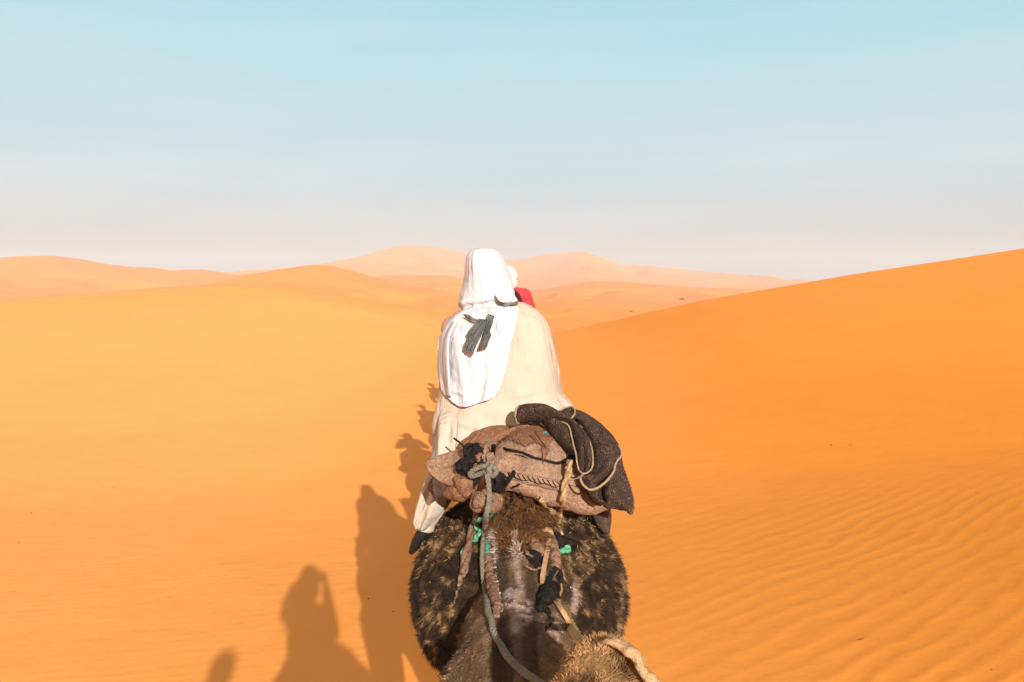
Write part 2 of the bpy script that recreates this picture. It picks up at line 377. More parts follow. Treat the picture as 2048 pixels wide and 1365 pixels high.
def ground_e(x, y):
    """sand height above eye level"""
    x = np.asarray(x, float); y = np.asarray(y, float)
    base = -CZ + (-3.52 + CZ) * sstep(3, 14, y)
    tilt = .13 * np.log1p(np.exp((x - 1.6) / .8)) * .8 - .02 * np.minimum(x, 0)
    tilt = tilt * (1 - .35 * sstep(0, 25, np.abs(y)))
    near = base + np.minimum(tilt, 5) + .05 * fbm(x * .12, y * .12, 0, 2, 31) * sstep(6, 20, np.hypot(x, y))
    yc = YC * (1 + .10 * fbm(x * .03 + 4, y * 0, 0, 2, 9))
    zc = crest_z(x * YC / yc, CREST, YC) * (yc / YC)
    s = np.clip((y - 10) / (yc - 10), 0, 1); s2 = s * s * (2.2 - 1.2 * s)
    face = near * (1 - s2) + zc * s2
    plain_ = -7.5 + .8 * fbm(x * .02, y * .02, 0, 4, 5)
    b2 = sstep(0, 34, y - yc); fall = zc - .045 * np.maximum(y - yc, 0)
    back = fall * (1 - b2) + plain_ * b2
    z = np.where(y < yc, face, back)
    far = plain_ + 0
    for k, (d, wf, wb, lst) in enumerate(LAYERS):
        wob = 1 + .10 * fbm(x / d * 3.1 + 7 * k, y * 0, 0, 3, 40 + k)
        dd = d * wob; zc2 = crest_z(x / wob, lst, d) * wob
        u = (y - dd); g = np.exp(-(np.abs(u) / np.where(u < 0, wf, wb)) ** 1.7)
        det = (1 - np.abs(fbm(x / d * 9, y / d * 7, 0, 3, 60 + k))) ** 2
        hgt = plain_ + (zc2 - plain_) * g + (det - .75) * d * .013 * (g * (1 - g) * 4) * (y > d * .4)
        far = np.where(g > .003, np.maximum(far, hgt), far)
    far = np.where(y > yc + 5, far, -50)
    z = np.maximum(z, far)
    back_side = sstep(-3, -60, y); z = z * (1 - back_side) + (-CZ + 1.5 * fbm(x*.02, y*.02, 0, 3, 3)) * back_side
    return z
def gz(x, y): return float(ground_e(np.array([x]), np.array([y]))[0]) + CZ
ang = np.radians(np.concatenate([np.linspace(-38, 38, 640), np.linspace(38, 322, 110)[1:-1]]))
rad = np.concatenate([[0.0], np.geomspace(.6, 1600, 620)])
A_, R_ = np.meshgrid(ang, rad); gx = R_ * np.sin(A_); gy = R_ * np.cos(A_); gzz = ground_e(gx, gy) + CZ
na, nr = len(ang), len(rad)
V = np.stack([gx, gy, gzz], -1).reshape(-1, 3)
I, J = np.meshgrid(np.arange(nr - 1), np.arange(na), indexing='ij'); J2 = (J + 1) % na
F = np.stack([I*na + J, I*na + J2, (I+1)*na + J2, (I+1)*na + J], -1).reshape(-1, 4)
me = bpy.data.meshes.new('ground'); me.vertices.add(len(V)); me.vertices.foreach_set('co', V.ravel())
me.loops.add(F.size); me.loops.foreach_set('vertex_index', F.ravel().astype(np.int32)); me.polygons.add(len(F))
me.polygons.foreach_set('loop_start', np.arange(0, F.size, 4, dtype=np.int32)); me.update(calc_edges=True); me.validate()
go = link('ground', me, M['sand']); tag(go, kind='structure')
if me.polygons[5000].normal.z < 0: me.flip_normals()
GMIN = float(gzz.min())

# haze
bm = bmesh.new(); bmesh.ops.create_cube(bm, size=1); me = bpy.data.meshes.new('haze'); bm.to_mesh(me); bm.free()
hz = bpy.data.objects.new('haze', me); COL.objects.link(hz); top = float(gzz.max()) + 6; bot = GMIN - 1
hz.scale = (3300, 3300, top - bot); hz.location = (0, 0, (top + bot) / 2); tag(hz, kind='stuff')
hm = bpy.data.materials.new('haze'); hm.use_nodes = True; nt = hm.node_tree; nt.nodes.clear()
ho = nt.nodes.new('ShaderNodeOutputMaterial'); pv = nt.nodes.new('ShaderNodeVolumePrincipled'); nt.links.new(pv.outputs[0], ho.inputs['Volume'])
pv.inputs['Color'].default_value = (.70, .79, .87, 1); pv.inputs['Density'].default_value = .00090; pv.inputs['Anisotropy'].default_value = 0.0
me.materials.append(hm)

# ------------------------------------------------------------------ camels
def camel_shapes(neck, head, hump=1.0, ears=True):
    E = [((0, .02, 1.585), (.478, .80, .40)), ((0, .78, 1.55), (.30, .45, .43)), ((0, -1.0, 1.60), (.20, .42, .25)), ((-.115, -.98, 1.64), (.100, .44, .22), (0, .15, .06)), ((.115, -.98, 1.64), (.100, .44, .22), (0, -.15, -.06)), ((0, -.95, 1.80), (.05, .5, .06)),
         ((0, .02, 1.98), (.23, .44, .26*hump)),
         ((0, -1.36, 1.58), (.10, .08, .12))]
    C = [[((0, -1.15, 1.76), .08), ((0, -.75, 1.80), .10), ((0, -.4, 1.84), .14), ((0, .6, 1.85), .16), ((0, 1.0, 1.62), .17)]]
    for s in (-1, 1):
        C.append([((s*.125, -1.05, 1.62), .150), ((s*.16, -.92, 1.30), .14), ((s*.17, -.88, 1.02), .10), ((s*.165, -1.12, .66), .062), ((s*.165, -1.07, .36), .045), ((s*.165, -1.03, .12), .052)])
        C.append([((s*.17, .72, 1.42), .15), ((s*.18, .78, 1.08), .095), ((s*.18, .80, .66), .066), ((s*.18, .79, .36), .045), ((s*.18, .77, .12), .05)])
        for yy in (-1.0, .81):
            E.append(((s*.17, yy, .05), (.085, .12, .055)))
            for t in (-1, 1): E.append(((s*.17 + t*.035, yy + .10, .035), (.035, .05, .032)))
    C.append([((0, -1.40, 1.66), .035), ((0, -1.47, 1.45), .025), ((0, -1.48, 1.15), .02), ((0, -1.47, 1.0), .035)])
    C.append(neck)
    hb, hd = Vector(head[0]), Vector(head[1]).normalized()          # poll, facing direction
    sidev = hd.cross(Vector((0, 0, 1))).normalized(); up = sidev.cross(hd)
    L = lambda f, s_, u: tuple(hb + hd*f + sidev*s_ + up*u)
    C.append([(L(0, 0, 0), .105), (L(.16, 0, -.005), .085), (L(.30, 0, -.035), .062), (L(.40, 0, -.05), .056)])
    C.append([(L(-.02, 0, -.06), .085), (L(.14, 0, -.085), .055), (L(.34, 0, -.09), .036)])
    C.append([(L(.43, 0, -.05), .05), (L(.45, 0, -.085), .04)])
    for s in (-1, 1):
        C.append([(L(.08, s*.075, .045), .032), (L(.15, s*.075, .035), .022)])       # brow over the eye
        C.append([(L(-.03, s*.075, .05), .020), (L(-.06, s*.105, .085), .022), (L(-.085, s*.115, .115), .008)] if ears else [(L(.0, s*.07, .0), .020), (L(.05, s*.105, -.02), .022), (L(.09, s*.118, -.03), .008)])   # ear
        C.append([(L(.42, s*.028, -.012), .018), (L(.455, s*.03, -.03), .012)])      # nostril ridge
    return E, C, L
NECK = [((0, .95, 1.58), .20), ((0, 1.30, 1.36), .145), ((0, 1.62, 1.40), .115), ((0, 1.84, 1.66), .10), ((0, 1.93, 1.92), .09), ((0, 1.97, 2.02), .09)]
HEAD = ((0, 1.98, 2.05), (0, 1, -.22))
def camel_eyes(root, L):
    for s in (-1, 1):
        e = blob('eye', [(L(.115, s*.088, .02), (.016, .016, .016))], [], .004, M['plastic'], root, 1)

def co_of(me):
    a = np.empty(len(me.vertices)*3); me.vertices.foreach_get('co', a); return a.reshape(-1, 3)
def project(q):
    """photo pixel of world points, only used to lay out the coat's patches"""
    c, s = math.cos(PITCH), math.sin(PITCH); d = q - np.array([0, 0, CZ])
    f = d[:, 1]*c - d[:, 2]*s; u = d[:, 1]*s + d[:, 2]*c
    return 1024 + FPX*d[:, 0]/f, 682.5 - FPX*u/f
def spot(px, py, cx, cy_, rx, ry, rot=0.0):
    c, s = math.cos(rot), math.sin(rot); a = (px-cx)*c + (py-cy_)*s; b_ = -(px-cx)*s + (py-cy_)*c
    return np.clip(1.25 - np.sqrt((a/rx)**2 + (b_/ry)**2), 0, 1)
def lerp3(a, b_, t): return a*(1-t[:, None]) + np.array(b_)*t[:, None]
def coat_front(q):
    """brown mottled coat with bare grey-pink stripes over the spine"""
    x, y, z = q.T; px, py = project(q)
    n1 = fbm(x*12, y*12, z*12, 4, 21); n2 = fbm(x*36, y*36, z*36, 3, 33); n3 = fbm(x*60, y*60, z*60, 2, 51)
    c = np.tile(np.array([.036, .018, .0075]), (len(x), 1))
    c = lerp3(c, (.085, .046, .020), sstep(-.10, .45, n1 + .6*n2))
    c = lerp3(c, (.35, .205, .085), sstep(.18, .55, n1*.6 + n2*.8 + n3*.35) * .75)
    c = lerp3(c, (.014, .007, .003), sstep(.10, .45, -n1*.5 - n2*.8 - n3*.3 + .1) * .9)
    hipn = np.clip(1.2 - np.abs(x - .03)/.24, 0, 1) * sstep(3.05, 2.75, y)
    c = lerp3(c, (.235, .145, .080), sstep(.0, .5, hipn) * np.clip(.62 + .35*n2, 0, 1))
    dk = sstep(.0, .35, np.maximum.reduce([spot(px, py, 1005, 1180, 12, 130), spot(px, py, 1062, 1240, 13, 110), spot(px, py, 1005, 1330, 22, 60), spot(px, py, 1060, 1320, 16, 70)]))  # shade of the grooves beside the spine, painted into the coat colour
    c = lerp3(c, (.045, .027, .014), dk*.8)
    tufts = sstep(.0, .3, spot(px, py, 1042, 1045, 58, 62)); c = lerp3(c, (.17, .068, .016), tufts*np.clip(.7 + .6*n2, 0, 1))
    c = lerp3(c, (.028, .014, .008), tufts*sstep(.05, .4, n3 + .3*n2)*.8)
    st = np.maximum.reduce([spot(px, py, 993, 1095, 6, 34, .05), spot(px, py, 1033, 1115, 9, 42, -.08)*1.0, spot(px, py, 1040, 1165, 4, 28, -.2),
                            spot(px, py, 1025, 1195, 20, 24)*.8*(n2 > -.1), spot(px, py, 1045, 1225, 24, 26)*.8*(n2 > .0), spot(px, py, 1030, 1250, 12, 20)*.6, spot(px, py, 1112, 1260, 14, 30)*.7*(n2 > 0), spot(px, py, 1150, 1195, 9, 36)*.5])
    c = lerp3(c, (.46, .34, .29), sstep(.0, .4, st)*np.clip(.75 + .6*n3, 0, 1))
    return np.clip(c, .004, 1)
def set_coat(o, fn):
    me = o.data; q = co_of(me) @ np.array(o.matrix_world.to_3x3()).T + np.array(o.matrix_world.translation)
    c = fn(q); at = me.attributes.new('coat', 'FLOAT_COLOR', 'POINT'); at.data.foreach_set('color', np.c_[c, np.ones(len(c))].ravel())

def fur(name, body, n, fn, mat, parent, npt=5, seed=1, mask=None):
    """hairs rooted on body: fn(root, normal) -> length, direction, colour, radius, curl"""
    rg = np.random.default_rng(seed); me = body.data; me.calc_loop_triangles()
    off = np.array(body.matrix_world.translation)
    co = co_of(me) + off; nt_ = len(me.loop_triangles); tr = np.empty(nt_*3, np.int32); me.loop_triangles.foreach_get('vertices', tr); tr = tr.reshape(-1, 3)
    no = np.empty(len(me.vertices)*3); me.vertex_normals.foreach_get('vector', no); no = no.reshape(-1, 3)
    a, b_, c = co[tr[:, 0]], co[tr[:, 1]], co[tr[:, 2]]; cen = (a+b_+c)/3
    ar = np.linalg.norm(np.cross(b_-a, c-a), axis=1)
    if mask is not None: ar = ar * mask(cen, no[tr[:, 0]])
    k = rg.choice(nt_, n, p=ar/ar.sum()); r1 = np.sqrt(rg.random(n)); r2 = rg.random(n)
    w0, w1, w2 = (1-r1)[:, None], (r1*(1-r2))[:, None], (r1*r2)[:, None]
    rt = w0*a[k] + w1*b_[k] + w2*c[k]; nn = w0*no[tr[k, 0]] + w1*no[tr[k, 1]] + w2*no[tr[k, 2]]; nn /= np.linalg.norm(nn, axis=1)[:, None]
    L, D, C_, R, curl = fn(rt, nn, rg)
    D /= np.linalg.norm(D, axis=1)[:, None]
    t = np.linspace(0, 1, npt)[None, :, None]
    sag = np.array([0, 0, -1.0])[None, None, :]
    ph = rg.random((n, 1, 1))*6.28; s1 = np.cross(D, nn)[:, None, :]
    pts = rt[:, None, :] - .004*nn[:, None, :] + L[:, None, None]*(D[:, None, :]*t + sag*.25*t*t + curl[:, None, None]*s1*np.sin(t*6 + ph)*t*.4)
    hc = bpy.data.hair_curves.new(name); hc.add_curves([npt]*n)
    hc.position_data.foreach_set('vector', (pts - np.array(parent_loc(parent))).astype(np.float32).ravel())
    rad = (R[:, None]*np.array([1, .9, .7, .45, .12])[None, :npt]).astype(np.float32)
    ra = hc.attributes.get('radius') or hc.attributes.new('radius', 'FLOAT', 'POINT'); ra.data.foreach_set('value', rad.ravel())
    ca = hc.attributes.new('coat', 'FLOAT_COLOR', 'CURVE'); ca.data.foreach_set('color', np.c_[C_, np.ones(n)].astype(np.float32).ravel())
    o = bpy.data.objects.new(name, hc); COL.objects.link(o); hc.materials.append(mat); o.parent = parent; return o
def parent_loc(p): return p.location if p is not None else (0, 0, 0)

CAM_LBL = 'dark brown shaggy camel carrying the white-hooded rider, its rump towards us'
FC = (0.03, 3.58, gz(0, 3.6) if False else 0.0)
front_z = gz(0.03, 3.0)
front = thing('camel', CAM_LBL, 'camel', (.03, 3.58, front_z), 'camels of the caravan')
bpy.context.view_layer.update()
E, C, L = camel_shapes(NECK, HEAD)
dz = -front_z                     # the ground dips here: keep back and belly at their height, lengthen the legs
def lift(E, C, dz):
    f = lambda p: (p[0], p[1], p[2] + dz * min(1, max(0, (p[2]-.1)/1.1)))
    return [(f(e[0]), *e[1:]) for e in E], [[(f(p), r) for p, r in ch] for ch in C]
E2, C2 = lift(E, C, dz)
fb = blob('body', E2, C2, .016, M['coat'], front, 8, lambda q: .012*fbm(q[:, 0]*7, q[:, 1]*7, q[:, 2]*7, 3, 77))
bpy.context.view_layer.update(); set_coat(fb, coat_front)
camel_eyes(front, lambda f, s_, u: tuple(Vector(L(f, s_, u)) + Vector((0, 0, dz))))
BODY = BVHTree.FromPolygons([tuple(v) for v in (co_of(fb.data) + np.array(front.location))], [tuple(p.vertices) for p in fb.data.polygons])

def fur_front(r, nn, rg):
    n = len(r); x, y, z = r.T; px, py = project(r)
    cl = np.stack([fbm(x*38, y*38, z*38, 2, 5), fbm(x*38+9, y*38, z*38, 2, 6), fbm(x*38, y*38+9, z*38, 2, 7)], 1)
    hip = np.clip(1.25 - np.abs(x - .03)/.23, 0, 1)*sstep(3.0, 2.75, y)
    tuft = sstep(.0, .5, spot(px, py, 1042, 1040, 66, 70))*(z > 1.8)
    L_ = .017*(1 + .4*rg.standard_normal(n).clip(-1, 2)) * (1 - .6*sstep(0, .6, hip)) + .030*tuft
    L_ *= .55 + .9*np.clip(fbm(x*22, y*22, z*22, 2, 8) + .5, 0, 1)
    D = nn*.9 + np.array([0, -.2, -.25]) + cl*1.6 + rg.standard_normal((n, 3))*.30
    D = D + tuft[:, None]*nn*1.0
    C_ = coat_front(r)*(.65 + .7*rg.random((n, 1))); dry = rg.random(n) < .03; C_[dry] = C_[dry]*1.3 + [.03, .018, .008]
    R = .0009 + .0009*rg.random(n); R[tuft > .3] *= 1.5
    return L_.clip(.006, .12), D, C_, R, .25 + .9*tuft
def m_front(c, nn):
    v = c - np.array([0, 0, CZ]); v /= np.linalg.norm(v, axis=1)[:, None]; facing = -(v*nn).sum(1)
    return (c[:, 1] < 4.3)*(c[:, 2] > .95)*(.12 + sstep(-.35, .1, facing))
fur('fur', fb, 170000, fur_front, M['fur'], front, seed=4, mask=m_front)

# our own camel: only the top of its head reaches into the picture
own_z = 0.0
NECK_O = [((0, .95, 1.58), .20), ((.03, 1.25, 1.40), .15), ((.08, 1.52, 1.44), .12), ((.13, 1.67, 1.68), .105), ((.18, 1.70, 1.88), .10), ((.19, 1.71, 1.98), .10)]
HEAD_O = ((.20, 1.72, 2.05), (.16, .62, -.70))
own = thing('camel', 'sandy brown camel whose furry head top pokes into the bottom edge of the picture', 'camel', (.0, 0, 0), 'camels of the caravan')
E, C, LO = camel_shapes(NECK_O, HEAD_O, ears=False)
sh = lambda p: (p[0], p[1] - .12, p[2]) if p[1] < 1.2 else p
E = [(sh(e[0]), *e[1:]) for e in E]
ob = blob('body', E, C, .018, M['coat'], own, 6, lambda q: .008*fbm(q[:, 0]*9, q[:, 1]*9, q[:, 2]*9, 3, 78))
bpy.context.view_layer.update()
def coat_own(q):
    x, y, z = q.T; n1 = fbm(x*14, y*14, z*14, 3, 91); n2 = fbm(x*40, y*40, z*40, 2, 92)
    c = np.tile(np.array([.10, .050, .020]), (len(x), 1)); c = lerp3(c, (.36, .195, .08), sstep(-.2, .4, n1+.5*n2)); c = lerp3(c, (.075, .038, .016), sstep(.15, .5, -n1+.4*n2)*.8)
    return c
set_coat(ob, coat_own); camel_eyes(own, LO)
def fur_own(r, nn, rg):
    n = len(r); x, y, z = r.T
    cl = np.stack([fbm(x*24, y*24, z*24, 2, 15), fbm(x*24+9, y*24, z*24, 2, 16), fbm(x*24, y*24+9, z*24, 2, 17)], 1)
    L_ = (.012 + .014*rg.random(n)) * (.6 + .8*np.clip(fbm(x*30, y*30, z*30, 2, 18)+.5, 0, 1))
    D = nn*.6 + np.array([.25, .3, .1]) + cl*1.2 + rg.standard_normal((n, 3))*.15
    return L_, D, coat_own(r)*(.7 + .6*rg.random((n, 1))), .0008 + .0008*rg.random(n), np.full(n, .4)
fur('fur', ob, 45000, fur_own, M['fur'], own, seed=6, mask=lambda c, nn: (c[:, 1] > 1.3)*(c[:, 2] > 1.7)*1.0)
#@@S3
# ------------------------------------------------------------------ people
def hand(C, wr, palmdir, fdir, curl, side):
    """palm and five bent fingers of unequal length leaving wrist wr"""
    w_ = Vector(wr); f = Vector(fdir).normalized(); pn = Vector(palmdir).normalized(); sdv = f.cross(pn).normalized()*side
    pc = w_ + f*.085
    for k in range(4):
        o = sdv*((k-1.5)*.020); C.append([(tuple(w_ + f*.015 + o*.5), .016), (tuple(pc + o), .013)])
        Ln = (.066, .076, .072, .056)[k]; p = pc + o; d = f.copy(); ch = [(tuple(p), .0105)]
        for q in range(3):
            d = (d*math.cos(curl) + pn*math.sin(curl)).normalized(); p = p + d*Ln*(.45, .32, .25)[q]; ch.append((tuple(p), .0095 - .001*q))
            nrm = d.cross(sdv).normalized(); pn2 = pn
        C.append(ch)
    p = w_ + f*.03 - sdv*.028; d = (f*.6 - sdv*.8 + pn*.25).normalized(); C.append([(tuple(w_ + f*.02 - sdv*.012), .014), (tuple(p + d*.022), .0115), (tuple(p + d*.045 + f*.012), .0095)])

def seated_body(P0, lean=(0, 0), head_turn=(0, 0), elbows=None, wrists=None, knees=None, ankles=None, hs=1.0, hands=True):
    """one continuous seated figure; P0 = where the pelvis rests. returns ellipsoids, chains, joints"""
    x0, y0, z0 = P0; V_ = lambda x, y, z: (x0 + x + lean[0]*max(z, 0), y0 + y + lean[1]*max(z, 0), z0 + z)
    hd = V_(0, .04, .80*hs); J = dict(head=hd, neck=V_(0, .01, .60), sh=[V_(s*.185, 0, .515) for s in (-1, 1)])
    E = [(V_(0, 0, .12), (.175, .135, .13)), (V_(0, 0, .33), (.15, .11, .17)), (V_(0, -.01, .46), (.17, .115, .13)),
         (hd, (.077, .098, .118)), ((hd[0], hd[1]+.045, hd[2]-.06), (.055, .058, .055)), ((hd[0], hd[1]+.105, hd[2]-.015), (.012, .018, .026)),
         ((hd[0], hd[1]+.088, hd[2]-.062), (.026, .012, .009)), ((hd[0]-.03, hd[1]+.082, hd[2]+.012), (.017, .014, .012)), ((hd[0]+.03, hd[1]+.082, hd[2]+.012), (.017, .014, .012)),
         ((hd[0]-.08, hd[1], hd[2]-.01), (.012, .022, .032)), ((hd[0]+.08, hd[1], hd[2]-.01), (.012, .022, .032))]
    C = [[(V_(0, 0, .50), .075), (V_(0, .0, .60), .054), (V_(0, .02, .70), .052)], [(V_(-.15, 0, .51), .062), (V_(0, 0, .54), .07), (V_(.15, 0, .51), .062)]]
    J['el'], J['wr'], J['kn'], J['an'] = [], [], [], []
    for i, s in enumerate((-1, 1)):
        e = V_(*elbows[i]) if elbows else V_(s*.27, .06, .25); wv = V_(*wrists[i]) if wrists else V_(s*.12, .30, .20)
        C.append([(J['sh'][i], .055), (e, .042), (wv, .029)])
        kn = V_(*knees[i]) if knees else V_(s*.36, .30, -.10); an = V_(*ankles[i]) if ankles else V_(s*.42, .20, -.50)
        C.append([(V_(s*.09, .02, .08), .095), (kn, .062), (((kn[0]+an[0])/2, (kn[1]+an[1])/2-.02, (kn[2]+an[2])/2), .055), (an, .040)])
        C.append([((an[0], an[1]-.03, an[2]-.05), .035), ((an[0]+s*.01, an[1]+.10, an[2]-.075), .034), ((an[0]+s*.015, an[1]+.17, an[2]-.085), .024)])
        if hands:
            fd = Vector(wv) - Vector(e); fd.normalize(); hand(C, wv, (0, 0, -1) if abs(fd.z) < .8 else (-s, 0, 0), fd, .5, s)
        J['el'].append(e); J['wr'].append(wv); J['kn'].append(kn); J['an'].append(an)
    return E, C, J
def trousers(J, P0, mat, parent, grow=.018):
    ch = []
    for i in (0, 1):
        s = (-1, 1)[i]; kn, an = J['kn'][i], J['an'][i]; mid = tuple((Vector(kn) + Vector(an))/2 + Vector((0, -.02, 0)))
        low = tuple(Vector(an)*.9 + Vector(mid)*.1)
        ch.append([((P0[0]+s*.09, P0[1]+.02, P0[2]+.08), .095+grow), (kn, .066+grow), (mid, .058+grow), (low, .046+grow)])
    return blob('trousers', [((P0[0], P0[1], P0[2]+.10), (.175+grow, .135+grow, .12+grow))], ch, .012, mat, parent, 3, lambda q: .008*fbm(q[:, 0]*14, q[:, 1]*14, q[:, 2]*9, 3, 5))
def shirt(J, P0, lean, mat, parent, grow=.02, sleeve=1.0):
    V_ = lambda x, y, z: (P0[0]+x+lean[0]*z, P0[1]+y+lean[1]*z, P0[2]+z)
    ch = [[(V_(-.15, 0, .51), .062+grow), (V_(0, 0, .53), .072+grow), (V_(.15, 0, .51), .062+grow)]]
    for i in (0, 1):
        e, w_ = Vector(J['el'][i]), Vector(J['wr'][i]); ch.append([(J['sh'][i], .057+grow), (tuple(e), .045+grow), (tuple(e.lerp(w_, .85*sleeve)), .032+grow*.8)])
    return blob('shirt', [(V_(0, 0, .14), (.17+grow, .135+grow, .13)), (V_(0, 0, .32), (.155+grow, .12+grow, .19)), (V_(0, -.01, .46), (.172+grow, .115+grow, .12))], ch, .012, mat, parent, 3,
                lambda q: .009*fbm(q[:, 0]*10, q[:, 1]*10, q[:, 2]*5, 3, 15))
def shoes(J, mat, parent):
    for i, s in enumerate((-1, 1)):
        an = J['an'][i]; blob('shoe', [], [[((an[0], an[1]-.035, an[2]-.06), .046), ((an[0]+s*.01, an[1]+.10, an[2]-.085), .045), ((an[0]+s*.015, an[1]+.18, an[2]-.09), .034)]], .008, mat, parent, 3)

# ---- the rider in white hood and cream robe
RY = 3.78
rider = thing('person', 'person in white hooded scarf and cream robe, riding with back turned', 'person', tuple(P(1000, 860, RY)))
PR = (P(1000, 870, RY).x, RY, P(1000, 870, RY).z)
leanx = (P(972, 560, RY).x - PR[0]) / .80
LF = P(862, 1010, 3.62)
kn = [(-.22, -.02, -.06), (.33, .36, -.10)]
an = [(LF.x - PR[0], -.15, LF.z - PR[2]), (.33, .62, -.48)]
Eb, Cb, JR = seated_body(PR, (leanx, 0.03), hs=.93, knees=kn, ankles=an, wrists=[(-.10, .40, .12), (.10, .40, .12)], elbows=[(-.20, .18, .22), (.17, .18, .22)])
pb = blob('body', Eb, Cb, .008, M['skin'], None, 3); pb.parent = rider
trousers(JR, PR, M['trouser'], rider, .008)
rail_sheet('robe_skirt', [P(881, 812, 3.72), P(873, 850, 3.64), P(866, 905, 3.60), P(851, 958, 3.58), P(838, 1003, 3.56), P(827, 1040, 3.55), P(829, 1056, 3.55)],
           [P(912, 812, 3.68), P(916, 855, 3.58), P(912, 905, 3.52), P(905, 955, 3.52), P(893, 1000, 3.52), P(878, 1030, 3.52), P(850, 1061, 3.53)], M['robe'], rider, thick=.006, nv=90, nu=40, bulge=[.01, .03, .05, .05, .05, .04, .02], N=(-.3, -1, .2),
           fold=lambda S, T: .013*np.sin(S*10 - T*7)*sstep(.05, .35, T) + .010*fbm(S*4, T*5, 0, 3, 71) - .02*np.exp(-((S-.55+.35*T)/.07)**2)*sstep(.3, .6, T))
# shoes: the left toe shows below the trouser hem
LT = P(823, 1104, 3.68); LH = P(845, 1066, 3.62)
blob('shoe', [], [[(tuple(LH + Vector((.02, 0, .05))), .030), (tuple(LH), .030), (tuple(LH.lerp(LT, .6)), .027), (tuple(LT), .015)]], .008, M['shoe'], rider, 3)
a = JR['an'][1]; blob('shoe', [], [[((a[0], a[1]-.035, a[2]-.06), .046), ((a[0]+.02, a[1]+.18, a[2]-.09), .036)]], .008, M['shoe'], rider, 3)
# cuffed lower trouser leg on the near side, loose cloth down to the ankle
c_ = [tuple(P(903, 880, 3.74)), tuple(P(897, 920, 3.70)), tuple(P(884, 960, 3.66)), tuple(P(868, 1003, 3.62)), tuple(P(855, 1036, 3.60)), tuple(P(848, 1058, 3.60))]
def wrinkle_tube(name, pts, r, mat, parent, amp, n=50, seg=40, seed=2, fr=9, fl=1.0):
    c = catmull(pts, n); rr = np.interp(np.linspace(0, 1, n), np.linspace(0, 1, len(r)), r); V, F = tube_geo(c, rr, seg, fl)
    V = np.array(V); ctr = np.repeat(c, seg, 0); d = V - ctr; L_ = np.linalg.norm(d, axis=1)[:, None]
    V = V + d/L_*(amp*fbm(V[:, 0]*fr, V[:, 1]*fr, V[:, 2]*fr*1.6, 3, seed))[:, None]
    return link(name, mesh_from(V, F), mat, parent)
wrinkle_tube('trouser_leg', c_, [.080, .078, .074, .068, .060, .046], M['trouser'], rider, .018, fr=7)

ROBE = [  # py, left px, right px, half thickness, centre depth
 (606, 985, 1050, .07, 3.79), (612, 945, 1062, .10, 3.79), (622, 915, 1077, .13, 3.785), (640, 895, 1092, .155, 3.78), (670, 885, 1104, .17, 3.78), (700, 882, 1112, .18, 3.78),
 (735, 880, 1119, .185, 3.78), (765, 880, 1121, .185, 3.78), (785, 879, 1122, .19, 3.78), (805, 876, 1140, .205, 3.78), (830, 874, 1158, .225, 3.79), (860, 871, 1174, .26, 3.80),
 (890, 868, 1184, .29, 3.82), (920, 866, 1190, .31, 3.84), (950, 868, 1190, .31, 3.86)]
RA = np.array(ROBE, float); _g = np.linspace(606, 950, 345); _sm = {k: np.interp(_g, RA[:, 0], RA[:, k]) for k in range(1, 5)}
for k in _sm:
    e_ = _sm[k]
    for _ in range(60 if k > 2 else 12): e_ = np.r_[e_[0], (e_[:-2] + 2*e_[1:-1] + e_[2:])/4, e_[-1]]
    _sm[k] = e_
def robe_row(py): return [np.interp(py, _g, _sm[k]) for k in range(1, 5)]
def robe_fold(th, py, side=1):
    """folds of the robe: smooth over the back, gathered towards the seat and down the near side"""
    low = sstep(755, 880, py); t = th*1.0
    f = .018*low*np.sin(t*7 + .02*py + 1.2*np.sin(py*.022)) + .010*low*fbm(t*5, py*.012, 0, 3, 12)
    f = f + .012*fbm(t*2.2, py*.014, 0, 4, 14)
    f = f - .010*np.exp(-((py - 790 + 22*(t-5.0))/5.0)**2)*np.exp(-((t-5.05)/.35)**2) - .012*np.exp(-((py - 850 - 30*(t-4.4))/6.0)**2)*np.exp(-((t-4.3)/.5)**2)
    return f
def robe_point(py, th, grow=0.0):
    l, r, tk, cyd = robe_row(py); pl, pr = P(l, py, cyd), P(r, py, cyd); cx = (pl.x+pr.x)/2; hw = (pr.x-pl.x)/2
    e = .80; ct, st = math.cos(th), math.sin(th)
    x = cx + (hw+grow)*math.copysign(abs(ct)**e, ct); y = cyd + (tk+grow)*math.copysign(abs(st)**e, st)
    return Vector((x, y, pl.z))
rows = np.linspace(606, 948, 90); seg = 120; V = []
for py in rows:
    for k in range(seg):
        th = 2*math.pi*k/seg; q = robe_point(py, th); c0 = robe_point(py, 0) + robe_point(py, math.pi); c0 = Vector((c0.x/2, c0.y/2, q.z))
        n = (q - c0); n = Vector((n.x, n.y*1.2, 0)).normalized(); V.append(q + n*float(robe_fold(th, py)))
F = [(i*seg+k, i*seg+(k+1) % seg, (i+1)*seg+(k+1) % seg, (i+1)*seg+k) for i in range(len(rows)-1) for k in range(seg)]
tp = Vector((sum(v.x for v in V[:seg])/seg, sum(v.y for v in V[:seg])/seg, V[0].z + .012)); V.append(tp)
F += [(len(V)-1, (k+1) % seg, k) for k in range(seg)]
F.append(tuple((len(rows)-1)*seg + k for k in range(seg)))
rb = link('robe', mesh_from(V, F), M['robe'], rider)
# the robe's sleeve arms reaching forward
for i in (0, 1):
    sgn = (-1, 1)[i]; s0 = robe_point(660, math.pi if i == 0 else 0)
    wrinkle_tube('sleeve', [(s0.x - sgn*.13, RY+.08, s0.z-.05), (JR['el'][i][0]-sgn*.02, JR['el'][i][1], JR['el'][i][2]), JR['wr'][i]], [.085, .080, .070], M['robe'], rider, .012)

